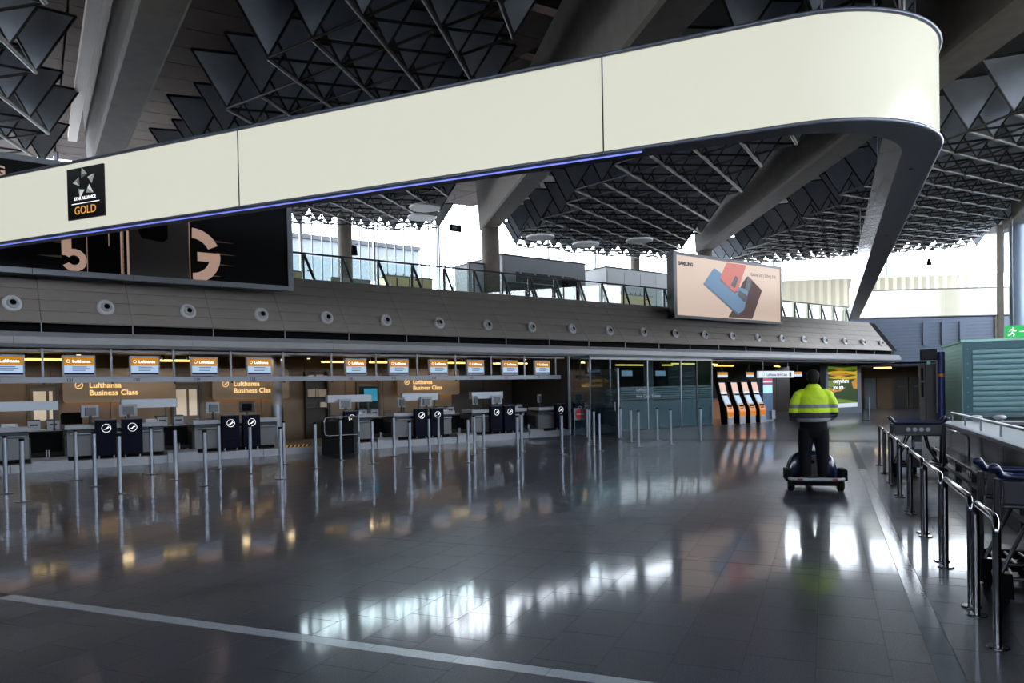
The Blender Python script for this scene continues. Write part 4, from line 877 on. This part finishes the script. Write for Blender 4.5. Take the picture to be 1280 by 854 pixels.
# ================================================================== STANDING PERSON AND RIDE-ON SCOOTER
PXY = (-.2, 12.58, 0); PR = .14
sco = thing('ride_on_scooter', 'dark blue three-wheeled stand-on scooter under the person', 'scooter', PXY, PR)
bevel(obj('deck', MB().box(-.33, .33, -.3, .6, .12, .17), sco, m=black), .015)
bevel(obj('bumper', MB().tube([(-.4, -.22, .2), (-.36, -.33, .2), (-.2, -.37, .2), (.2, -.37, .2), (.36, -.33, .2), (.4, -.22, .2)], .028, 8), sco, m=lgrey), .001)
obj('skirt', MB().box(-.36, .36, -.34, -.28, .1, .19), sco, m=black)
for sx in (-1, 1):
    bevel(obj('wheel_guard', MB().box(sx*.4-.05, sx*.4+.05, -.26, .12, .16, .34), sco, m=black), .02)
    wh = obj('wheel', MB().tube([(sx*.36-.05, -.15, .1), (sx*.36-.035, -.15, .1), (sx*.36+.035, -.15, .1), (sx*.36+.05, -.15, .1)], [.075, .1, .1, .075], 18), sco, m=rubber)
    obj('hub', MB().tube([(sx*.36-.055, -.15, .1), (sx*.36+.055, -.15, .1)], [.045, .045], 12), wh, m=grey)
wh = obj('wheel', MB().tube([(-.045, .68, .1), (-.03, .68, .1), (.03, .68, .1), (.045, .68, .1)], [.075, .1, .1, .075], 18), sco, m=rubber); obj('hub', MB().tube([(-.05, .68, .1), (.05, .68, .1)], [.045, .045], 12), wh, m=grey)
rows_ = []
for j in range(9):
    t = j/8; z = .12+.46*sin(t*pi/2)**.9; k = cos(t*pi/2)**.55
    rows_.append([(.4*k*cos(a), .36+.42*k*max(sin(a), -.35) if sin(a) < 0 else .36+.46*k*sin(a), z) for a in [2*pi*i/28 for i in range(28)]])
fa = MB().grid(rows_, True, True); fa.add(rows_[-1], [tuple(range(28))]); obj('fairing', fa, sco, m=mat('scooter blue', (18, 28, 58), .18, coat=.4))
bevel(obj('battery_cover', MB().prism([(-.1, .17), (.1, .17), (.08, .52), (-.08, .52)], .17, .24, 'y'), sco, m=grey), .012)
obj('charge_socket', MB().tube([(0, .17, .42), (0, .155, .42)], [.03, .03], 12), sco, m=black)
for sx in (-1, 1): obj('tail_lamp', MB().box(sx*.25-.04, sx*.25+.04, -.4, -.385, .19, .215), sco, m=mat('tail lamp', (120, 20, 20), .2) if sx < 0 else MATS['tail lamp'])
obj('steering_column', MB().tube([(0, .46, .4), (0, .42, .8), (0, .37, 1.12)], .03, 10), sco, m=black)
hb = obj('handlebar', MB().tube([(-.31, .3, 1.1), (-.2, .35, 1.12), (0, .37, 1.12), (.2, .35, 1.12), (.31, .3, 1.1)], .015, 8), sco, m=darksteel)
for sx in (-1, 1): obj('grip', MB().tube([(sx*.2, .35, 1.12), (sx*.32, .295, 1.1)], .021, 8), hb, m=rubber)
bevel(obj('console', MB().box(-.09, .09, .36, .42, 1.12, 1.22), sco, m=black), .015)

def remesh(o, v, sm=4):
    r = o.modifiers.new('remesh', 'REMESH'); r.mode = 'VOXEL'; r.voxel_size = v; r.use_smooth_shade = True
    s = o.modifiers.new('smooth', 'SMOOTH'); s.iterations = sm; s.factor = .5; return o
def ell(mb, levels, n=24):
    """levels: (z, cx, cy, rx, ry)"""
    rows = [[(cx+rx*cos(2*pi*k/n), cy+ry*sin(2*pi*k/n), z) for k in range(n)] for z, cx, cy, rx, ry in levels]
    mb.grid(rows, True, True); mb.add(rows[0], [tuple(range(n))[::-1]]); mb.add(rows[-1], [tuple(range(n))]); return mb
per = thing('person', 'person in hi-vis yellow jacket standing on a scooter, seen from behind', 'person', (PXY[0], PXY[1], .17), PR)
per['label'] = 'person in hi-vis yellow jacket and dark trousers standing on a scooter, back to us'
bd_ = MB()
ell(bd_, [(.74, 0, 0, .15, .1), (.84, 0, 0, .17, .12), (1.0, 0, .01, .165, .12), (1.2, 0, .0, .17, .12), (1.34, 0, -.01, .17, .11), (1.4, 0, -.01, .1, .07), (1.45, 0, 0, .06, .06), (1.5, 0, .01, .056, .06), (1.55, 0, .02, .056, .062)])
# head, chin, nose, ears
bd_.ball((0, .025, 1.6), .075, .098, .105, 20, 14); bd_.ball((0, .06, 1.535), .05, .055, .045, 14, 10); bd_.ball((0, .125, 1.585), .014, .022, .024, 10, 8)
for sx in (-1, 1):
    bd_.ball((sx*.077, .015, 1.59), .012, .022, .033, 10, 8)
    bd_.tube([(sx*.17, -.01, 1.34), (sx*.25, -.02, 1.2), (sx*.28, .0, 1.05)], [.052, .047, .04], 12); bd_.tube([(sx*.28, .0, 1.05), (sx*.285, .14, .98), (sx*.27, .27, .945)], [.042, .034, .026], 12)
    # palm and five fingers closed round the grip
    px_, py_, pz = sx*.265, .30, .945
    bd_.ball((px_, py_-.005, pz+.005), .042, .042, .02, 12, 8)
    for f in range(4):
        fx_ = px_+sx*(-.032+.021*f); L = [.9, 1.0, .95, .8][f]
        bd_.tube([(fx_, py_+.02, pz+.012), (fx_, py_+.05*L, pz+.01), (fx_, py_+.058*L, pz-.015), (fx_, py_+.03, pz-.034*L)], [.0105, .0098, .0092, .0082], 8)
    bd_.tube([(px_-sx*.03, py_-.02, pz), (px_-sx*.052, py_+.005, pz-.012), (px_-sx*.046, py_+.026, pz-.026)], [.0125, .011, .009], 8)
    bd_.tube([(sx*.1, 0, .78), (sx*.125, .005, .43), (sx*.13, -.01, .1)], [.085, .058, .042], 12)
    bd_.tube([(sx*.13, -.04, .05), (sx*.135, .1, .04), (sx*.14, .17, .035)], [.04, .036, .028], 10)
body = obj('body', bd_, per, m=skin); remesh(body, .008, 3)
for sx in (-1, 1):
    obj('eye', MB().ball((sx*.03, .112, 1.615), .012, .01, .009, 10, 8), per, m=white).__setitem__('kind', 'thing')
    obj('iris', MB().ball((sx*.03, .1205, 1.615), .005, .003, .005, 8, 6), per, m=black)
    obj('eyebrow', MB().tube([(sx*.016, .118, 1.633), (sx*.03, .117, 1.638), (sx*.046, .108, 1.634)], .004, 6), per, m=hair)
obj('mouth', MB().tube([(-.022, .112, 1.548), (0, .118, 1.546), (.022, .112, 1.548)], .004, 6), per, m=mat('lips', (140, 80, 74), .5))
hr = MB(); hr.ball((0, .0, 1.625), .1, .11, .1, 20, 12); hr.ball((0, -.035, 1.565), .085, .07, .085, 16, 10); remesh(obj('hair', hr, per, m=hair), .012, 2)
jm = bpy.data.materials.new('hi-vis jacket'); jm.use_nodes = True; nt = jm.node_tree; b_ = nt.nodes['Principled BSDF']; b_.inputs['Roughness'].default_value = .7
tc = nt.nodes.new('ShaderNodeTexCoord'); sx_ = nt.nodes.new('ShaderNodeSeparateXYZ'); nt.links.new(tc.outputs['Object'], sx_.inputs[0])
mr = nt.nodes.new('ShaderNodeMapRange'); mr.inputs[1].default_value = .8; mr.inputs[2].default_value = 1.6; nt.links.new(sx_.outputs['Z'], mr.inputs[0])
cr = nt.nodes.new('ShaderNodeValToRGB'); cr.color_ramp.interpolation = 'CONSTANT'; E_ = cr.color_ramp.elements
def zc(z): return (z-.8)/.8
YEL, NAV, REF, CHK = srgb(166, 194, 4), srgb(14, 17, 30), srgb(92, 100, 98), srgb(120, 122, 128)
E_[0].position = 0; E_[0].color = CHK; E_[1].position = zc(.955); E_[1].color = NAV
for z, c in ((1.045, YEL), (1.115, REF), (1.175, YEL)): e = E_.new(zc(z)); e.color = c
nt.links.new(mr.outputs[0], cr.inputs[0]); nt.links.new(cr.outputs[0], b_.inputs['Base Color'])
nz = nt.nodes.new('ShaderNodeTexNoise'); nz.inputs['Scale'].default_value = 9; nz.inputs['Detail'].default_value = 3; bp = nt.nodes.new('ShaderNodeBump'); bp.inputs['Strength'].default_value = .7; bp.inputs['Distance'].default_value = .03
nt.links.new(tc.outputs['Object'], nz.inputs['Vector']); nt.links.new(nz.outputs['Fac'], bp.inputs['Height']); nt.links.new(bp.outputs[0], b_.inputs['Normal'])
jk = MB(); ell(jk, [(.9, 0, .0, .235, .17), (.95, 0, .0, .26, .185), (1.05, 0, 0, .265, .18), (1.2, 0, 0, .255, .17), (1.3, 0, -.01, .235, .155), (1.37, 0, -.01, .19, .13), (1.42, 0, -.01, .13, .105), (1.46, 0, -.005, .1, .09), (1.49, 0, 0, .085, .08)])
for sx in (-1, 1):
    jk.tube([(sx*.13, -.01, 1.36), (sx*.21, -.01, 1.31), (sx*.265, -.02, 1.2), (sx*.29, -.01, 1.03)], [.075, .09, .088, .08], 14)
    jk.tube([(sx*.29, -.01, 1.05), (sx*.295, .06, 1.0), (sx*.285, .2, .965)], [.08, .072, .055], 14)
remesh(obj('jacket', jk, per, m=jm), .014, 4)
tr = MB(); ell(tr, [(.66, 0, 0, .17, .12), (.76, 0, 0, .2, .145), (.86, 0, 0, .205, .15), (.95, 0, 0, .2, .15)])
for sx in (-1, 1): tr.tube([(sx*.1, 0, .78), (sx*.115, .0, .62), (sx*.128, .01, .42), (sx*.132, -.01, .2), (sx*.135, -.01, .045)], [.125, .115, .1, .09, .092], 16)
remesh(obj('trousers', tr, per, m=trouser), .014, 3)
for sx in (-1, 1):
    sh = MB(); sh.ball((sx*.135, -.03, .045), .05, .065, .045, 14, 8); sh.ball((sx*.14, .1, .035), .052, .1, .036, 14, 8); o = obj('shoe', sh, per, m=shoe); remesh(o, .01, 2)
    obj('sole', MB().box(sx*.138-.046, sx*.138+.046, -.09, .19, 0, .014), o, m=rubber)

# ================================================================== RIGHT SIDE: hoops, trolleys, parapet
h0 = None
hoops = [(5.37, 6.07), (6.28, 7.55), (7.8, 9.0), (9.22, 10.52), (10.74, 11.98), (12.2, 13.65), (13.85, 15.0), (15.2, 16.55)]
for i, (a, b) in enumerate(hoops):
    t = thing('guard_hoop', 'polished steel guard hoop along the right walkway, %s from the viewer' % ORD[i], 'barrier', (.955, a, 0), 0, 'guard hoops'); L = b-a
    r = .09; path = [(0, 0, .012), (0, 0, .8-r)]+[(0, r-r*cos(k*pi/10), .8-r+r*sin(k*pi/10)) for k in range(1, 6)]+[(0, L-r+r*sin(k*pi/10), .8-r+r*cos(k*pi/10)) for k in range(0, 6)]+[(0, L, .012)]
    obj('tube', MB().tube(path, .0245, 14), t, m=chrome)
    for y in (0, L): obj('flange', MB().tube([(0, y, 0), (0, y, .006), (0, y, .012)], [.068, .068, .058], 20), t, m=chrome)
def trolley(x, y, lab, rz=0, first=[None]):
    if first[0] is None:
        t = thing('luggage_trolley', lab, 'trolley', (x, y, 0), rz, 'luggage trolleys'); fr = darksteel
        for sx in (-1, 1):
            obj('side_frame', MB().tube([(sx*.3, .78, .16), (sx*.37, .2, .17), (sx*.39, .1, .22), (sx*.4, .04, .6), (sx*.4, 0, .95)], .024, 10), t, m=fr)
            obj('side_plate', MB().prism([(.02, .45), (.09, .45), (.05, .93), (-.02, .93)], sx*.4-.012, sx*.4+.012, 'x'), t, m=dkgrey)
            obj('brace', MB().tube([(sx*.37, .2, .17), (sx*.2, .3, .5), (sx*.12, .12, .78)], .016, 8), t, m=fr)
            w = obj('wheel', MB().tube([(sx*.35-.028, .12, .09), (sx*.35-.018, .12, .09), (sx*.35+.018, .12, .09), (sx*.35+.028, .12, .09)], [.07, .09, .09, .07], 18), t, m=rubber); obj('hub', MB().tube([(sx*.35-.03, .12, .09), (sx*.35+.03, .12, .09)], [.05, .05], 12), w, m=lgrey)
            obj('wheel_fork', MB().box(sx*.35-.045, sx*.35+.045, .09, .15, .1, .2), t, m=dkgrey)
        hb = obj('handle_bar', MB().tube([(-.44, -.07, 1.04), (-.42, -.05, 1.03), (-.38, -.01, .975), (-.3, -.01, .965), (.3, -.01, .965), (.38, -.01, .975), (.42, -.05, 1.03), (.44, -.07, 1.04)], [.026, .03, .028, .024, .024, .028, .03, .026], 12), t, m=navy2)
        for sx in (-1, 1): obj('handle_end', MB().ball((sx*.43, -.06, 1.035), .036, .036, .03, 12, 8), hb, m=navy2)
        bx = obj('sign_panel', MB().box(-.36, .36, .01, .04, .76, .93), t, m=mat('trolley panel', (12, 16, 26), .4)); bevel(bx, .01)
        for k in range(4): obj('pictogram', MB().tube([(-.15+k*.1, .008, .845), (-.15+k*.1, .004, .845)], [.036, .036], 14), bx, m=lgrey)
        obj('panel_edge', MB().tube([(-.37, .0, .945), (.37, .0, .945)], .014, 8).tube([(-.37, .0, .75), (.37, .0, .75)], .014, 8), t, m=fr)
        bk_ = MB()
        for k in range(9): bk_.tube([(-.32+k*.08, .06, .9), (-.3+k*.075, .3, .74)], .006, 5)
        bk_.tube([(-.34, .06, .9), (.34, .06, .9)], .009, 6).tube([(-.31, .3, .74), (.31, .3, .74), (.31, .3, .86), (-.31, .3, .86), (-.31, .3, .74)], .009, 6)
        obj('basket', bk_, t, m=steel)
        dk_ = MB()
        for k in range(5): dk_.tube([(-.28+k*.14, .14, .2), (-.2+k*.1, .8, .17)], .012, 6)
        dk_.tube([(-.34, .14, .2), (.34, .14, .2)], .016, 6).tube([(-.26, .8, .17), (.26, .8, .17)], .02, 8); obj('deck', dk_, t, m=fr)
        bevel(obj('front_bumper', MB().box(-.28, .28, .78, .84, .11, .19), t, m=rubber), .02)
        w = obj('wheel', MB().tube([(-.03, .66, .075), (-.018, .66, .075), (.018, .66, .075), (.03, .66, .075)], [.058, .075, .075, .058], 16), t, m=rubber); obj('hub', MB().tube([(-.034, .66, .075), (.034, .66, .075)], [.04, .04], 12), w, m=lgrey)
        obj('mast', MB().box(-.06, .06, .1, .16, .2, .76), t, m=dkgrey); obj('brake_box', MB().box(-.05, .05, .04, .1, .5, .62), t, m=lgrey); obj('mud_flap', MB().prism([(-.42, .08), (-.3, .08), (-.31, .26), (-.4, .26)], .01, .04, 'y'), t, m=black)
        first[0] = t; return t
    c = copy_tree(first[0]); c.location = (x, y, 0); c.rotation_euler.z = rz; c['label'] = lab; return c
trolley(1.44, 14.45, 'dark luggage trolley with blue handle standing at the far end of the hoops')
trolley(1.46, 15.0, 'second dark luggage trolley nested just ahead of the far blue-handled one')
trolley(1.50, 6.75, 'blue-handled luggage trolley nested in front of the nearest one, right edge'); trolley(1.52, 6.25, 'nearest luggage trolley with blue handle, cut by the right edge of the view')
pw_ = thing('wall_parapet', 'dark panelled parapet wall with pale ledge along the right walkway', 'parapet', (0, 0, 0), kind='structure')
for k in range(10): obj('panel', MB().box(2.15, 2.19, 17.6-1.5*(k+1)+.01, 17.6-1.5*k-.01, .06, .8), pw_, m=(mat('parapet light', (118, 120, 126), .22, metal=.4) if k == 0 else mat('parapet dark', (44, 40, 40), .14, metal=.3) if k == 2 else MATS['parapet light'] if k < 2 else MATS['parapet dark']))
obj('core', MB().box(2.19, 2.3, 2.6, 17.6, 0, .8).box(2.19, 9, 17.45, 17.6, 0, .8), pw_, m=dkgrey); obj('ledge', MB().box(2.13, 3.1, 2.6, 17.62, .8, .85).box(3.1, 9, 16.9, 17.62, .8, .85), pw_, m=mat('ledge', (98, 102, 112), .35)); obj('base_strip', MB().box(2.12, 2.15, 2.6, 17.6, 0, .08), pw_, m=darksteel)
obj('inner_wall', MB().box(3.08, 3.1, 2.6, 16.9, -.1, .8), pw_, m=navy)
ph_ = thing('handrail', 'steel handrail on short posts along the parapet ledge', 'handrail', (2.3, 0, .85))
obj('rail', MB().tube([(0, 2.7, .18), (0, 17.1, .18)], .026, 10), ph_, m=steel); obj('rail', MB().tube([(0, 17.1, .16), (6.5, 17.1, .16)], .016, 8), ph_, m=steel)
for k in range(10): obj('post', MB().box(-.012, .012, 17.06-1.5*k-.025, 17.06-1.5*k+.025, 0, .165), ph_, m=steel)
for k in range(1, 4): obj('post', MB().box(1.6*k-.02, 1.6*k+.02, 17.08, 17.12, 0, .15), ph_, m=steel)
gd = thing('guide_rail', 'low dark twin guide rail on the floor before the parapet', 'rail', (1.98, 0, 0))
obj('rail', MB().box(-.03, .03, 3, 17.4, .1, .16), gd, m=darksteel); obj('rail', MB().box(-.02, .02, 3, 17.4, .3, .34), gd, m=darksteel)
for k in range(10): obj('bracket', MB().box(-.025, .06, 17.2-1.5*k, 17.26-1.5*k, 0, .34), gd, m=dkgrey)
t = thing('guard_hoop', 'tall thin steel hoop standing against the parapet wall', 'barrier', (2.06, 13.6, 0)); obj('hoop', MB().tube([(0, 3.2, 0), (0, 3.2, .7), (0, 3.12, .78), (0, .1, .78), (0, 0, .7), (0, 0, 0)], .02, 8), t, m=chrome)
for i, (x, lab) in enumerate([(2.75, 'left'), (3.15, 'right')]):  # unidentified white domes on the ledge, nothing in them shines
    t = thing('ledge_dome', 'small white domed object on the far parapet ledge, %s one' % lab, 'lamp', (x, 17.3, .85), group='ledge domes'); obj('base', MB().cyl(0, 0, 0, .03, .06, 12), t, m=lgrey); obj('dome', MB().ball((0, 0, .08), .12, .1, .05, 14, 8), t, m=white)

# teal shuttered kiosk
tk = thing('shuttered_kiosk', 'closed teal kiosk with ribbed roller shutter at the right', 'kiosk', (5.19, 35.7, 0))
obj('core', MB().box(.04, 5, .08, 3.0, 0, 3.3), tk, m=teal_d); obj('corner_post', MB().box(.03, .36, 0, .1, 0, 3.3), tk, m=teal_d); obj('header', MB().box(.36, 5, 0, .1, 2.98, 3.32), tk, m=teal_d)
sl = MB().prism([(0, 0), (-.022, .03), (-.03, .11), (-.022, .19), (0, .213)], .38, 5, 'x').mesh('slat', teal)
for k in range(13): obj('slat', sl, tk, (0, .05, .16+k*.217))
obj('bottom_bar', MB().box(.38, 5, -.0, .08, 0, .15), tk, m=dkgrey)
bl = MB().box(0, .035, .02, 5.6, 0, .158).mesh('plank', teal_l)
for k in range(20): obj('plank', bl, tk, (0, 0, .02+k*.164))
obj('roof', MB().box(-.05, 5.1, -.05, 3.1, 3.3, 3.39).box(-.05, .08, 3.1, 5.65, 3.3, 3.39), tk, m=teal_l)
for z in (.6, 1.2, 1.8, 2.4, 3.0):
    obj('bolt', MB().tube([(.2, -.0, z), (.2, -.02, z)], [.025, .025], 8), tk, m=lgrey)
bp_ = thing('blue_post', 'dark blue post with an orange band beside the teal kiosk', 'post', (4.62, 37.2, 0)); obj('post', MB().cyl(0, 0, 0, 2.98, .14, 20), bp_, m=mat('post blue', (32, 42, 110), .35)); obj('band', MB().cyl(0, 0, 1.88, 2.02, .152, 20), bp_, m=orange); obj('conduit', MB().cyl(-.17, 0, .3, 2.9, .03, 8), bp_, m=lgrey); obj('valve', MB().ball((-.17, -.03, .7), .05, .05, .07, 8, 6), bp_, m=lgrey)
t = thing('stone_cabinet', 'tall dark speckled cabinet left of the blue post', 'cabinet', (3.83, 37.5, 0)); obj('body', MB().box(.22, .78, 0, .6, 0, 2.45), t, m=mat('dark speckle', (44, 42, 42), .5, noise=.3, nscale=40)); obj('side', MB().box(0, .2, .02, .6, 0, 2.45), t, m=mat('side stone', (78, 74, 70), .6))
obj('opening', MB().box(.04, .14, .0, .02, 1.75, 2.3), t, m=black); obj('opening', MB().box(.04, .14, .0, .02, 1.0, 1.65), t, m=black)
t = thing('wall_speaker', 'black box loudspeaker above the dark cabinet', 'speaker', (3.82, 37.0, 2.63)); obj('body', MB().box(0, .62, 0, .4, 0, .47), t, m=black); obj('grille', MB().box(.03, .59, -.01, 0, .03, .44), t, m=blackgloss); obj('bracket', MB().box(.25, .38, .1, .3, -.18, 0), t, m=teal_l)
ex = thing('exit_sign', 'green running-man exit sign hanging above the teal kiosk', 'sign', (6.74, 35.9, 3.41))
obj('board', MB().box(0, 1.35, 0, .14, 0, .5), ex, m=sign_green); obj('end', MB().box(-.03, 0, -.005, .145, -.005, .505), ex, m=lgrey); obj('rod', MB().cyl(.3, .07, .5, deck_z(7, 36)-3.4, .015, 6).cyl(1.1, .07, .5, deck_z(7.8, 36)-3.4, .015, 6), ex, m=darksteel)
rm = MB(); rm.ball((.3, -.006, .4), .035, .004, .035, 10, 6)
for P in ([(.3, .35), (.25, .22)], [(.25, .22), (.33, .15), (.3, .06)], [(.25, .22), (.2, .13), (.11, .1)], [(.3, .34), (.36, .27), (.4, .29)], [(.29, .34), (.2, .33), (.17, .25)]): rm.tube([(x, -.008, z) for x, z in P], .018, 5)
obj('running_man', rm, ex, m=txt_white)
obj('arrow', MB().box(.5, 1.2, -.01, 0, .235, .262).prism([(1.12, .17), (1.25, .25), (1.12, .33), (1.16, .25)], -.01, 0, 'y'), ex, m=txt_white)
t = thing('glass_gate_post', 'narrow glass panel post with a steel edge near the far entrance', 'post', (1.72, 36.6, 0)); obj('pane', MB().box(-.28, 0, 0, .02, .05, 1.0), t, m=rail_glass); obj('edge', MB().box(0, .04, -.02, .04, 0, 1.05), t, m=steel); obj('foot', MB().box(-.28, .04, -.04, .06, 0, .05), t, m=darksteel)

# far wall over the entrance and the room below it
fw = thing('wall_far', 'slate grey boarded wall over the far entrance', 'wall', (0, 50, 0), kind='structure')
sb = MB()
for k in range(19):
    z = 2.75+k*.2; sb.box(1.3, 8.9, 0, .1, z, z+.188)
obj('plank', sb, fw, m=slate, kind='stuff'); obj('backing', MB().box(1.3, 8.9, .05, .3, 2.7, 6.6), fw, m=dkgrey)
for x in (5.42, 6.37, 7.3): obj('rib', MB().box(x-.13, x+.13, -.1, 0, 3.85, 5.2), fw, m=slate)
obj('sill', MB().box(1.3, 8.9, -.06, .3, 2.64, 2.76), fw, m=dkgrey)
obj('side_wall', MB().box(8.9, 9.1, -.1, 4, 0, 6.6), fw, m=concrete); obj('long_wall', MB().box(9.1, 13.5, 1, 1.2, 0, 5.6), fw, m=slate)
er = thing('wall_entrance', 'dim panelled rear wall of the far entrance lobby', 'wall', (0, 54, 0), kind='structure')
for k, (a, b, m) in enumerate([(1.0, 2.25, brown), (2.27, 2.98, slate), (3.02, 3.95, beige), (5.62, 7.2, brown), (7.22, 8.9, brown)]): obj('panel', MB().box(a, b, 0, .08, 0, 2.0), er, m=m)
for k in range(4): obj('panel', MB().box(1.0, 8.9, 0, .08, 2.02+k*.19, 2.2+k*.19), er, m=brown)
obj('backing', MB().box(-3, 8.9, .08, .2, 0, 3), er, m=black); obj('side_wall', MB().box(1.2, 1.3, -3.9, 0, 0, 2.7), er, m=brown); obj('lobby_ceiling', MB().box(1.2, 8.9, -4, .1, 2.78, 2.9), er, m=darkwood)
for i, (a, b) in enumerate([(3.99, 4.78), (4.92, 5.6)]):
    t = thing('door_%d' % (i+4), 'dark double door leaf in the far lobby, %s one' % ('left', 'right')[i], 'door', (a, 53.95, 0), kind='structure'); w = b-a
    obj('frame', MB().box(-.04, .03, -.04, .05, 0, 2.0).box(w-.03, w+.04, -.04, .05, 0, 2.0).box(.03, w-.03, -.04, .05, 1.93, 2.0), t, m=mat('lobby frame', (84, 70, 58), .5) if i == 0 else MATS['lobby frame']); obj('leaf', MB().box(.03, w-.03, -.01, .04, 0, 1.93), t, m=mat('lobby door', (20, 16, 14), .35) if i == 0 else MATS['lobby door']); obj('plate', MB().box(w*.35, w*.75, -.02, -.01, 1.4, 1.45), t, m=mat('red plate', (120, 60, 50), .5) if i == 0 else MATS['red plate'])
t = thing('ceiling_tube', 'warm tube light under the edge of the far entrance lobby', 'lamp', (2.7, 50.6, 2.62), .9); obj('tube', MB().tube([(0, 0, 0), (1.6, 0, 0)], .06, 8), t, m=tube_y); obj('bracket', MB().box(.1, .16, -.02, .02, .04, .16).box(1.4, 1.46, -.02, .02, .04, .16), t, m=dkgrey)

L = bpy.data.lights.new('lobby_lamp', 'AREA'); L.shape = 'RECTANGLE'; L.size = 1.6; L.size_y = .12; L.energy = 30; L.color = (1, .8, .55)
o = bpy.data.objects.new('lobby_lamp', L); COL.objects.link(o); o.location = (3.2, 51.2, 2.58); o.rotation_euler = (0, 0, .9)
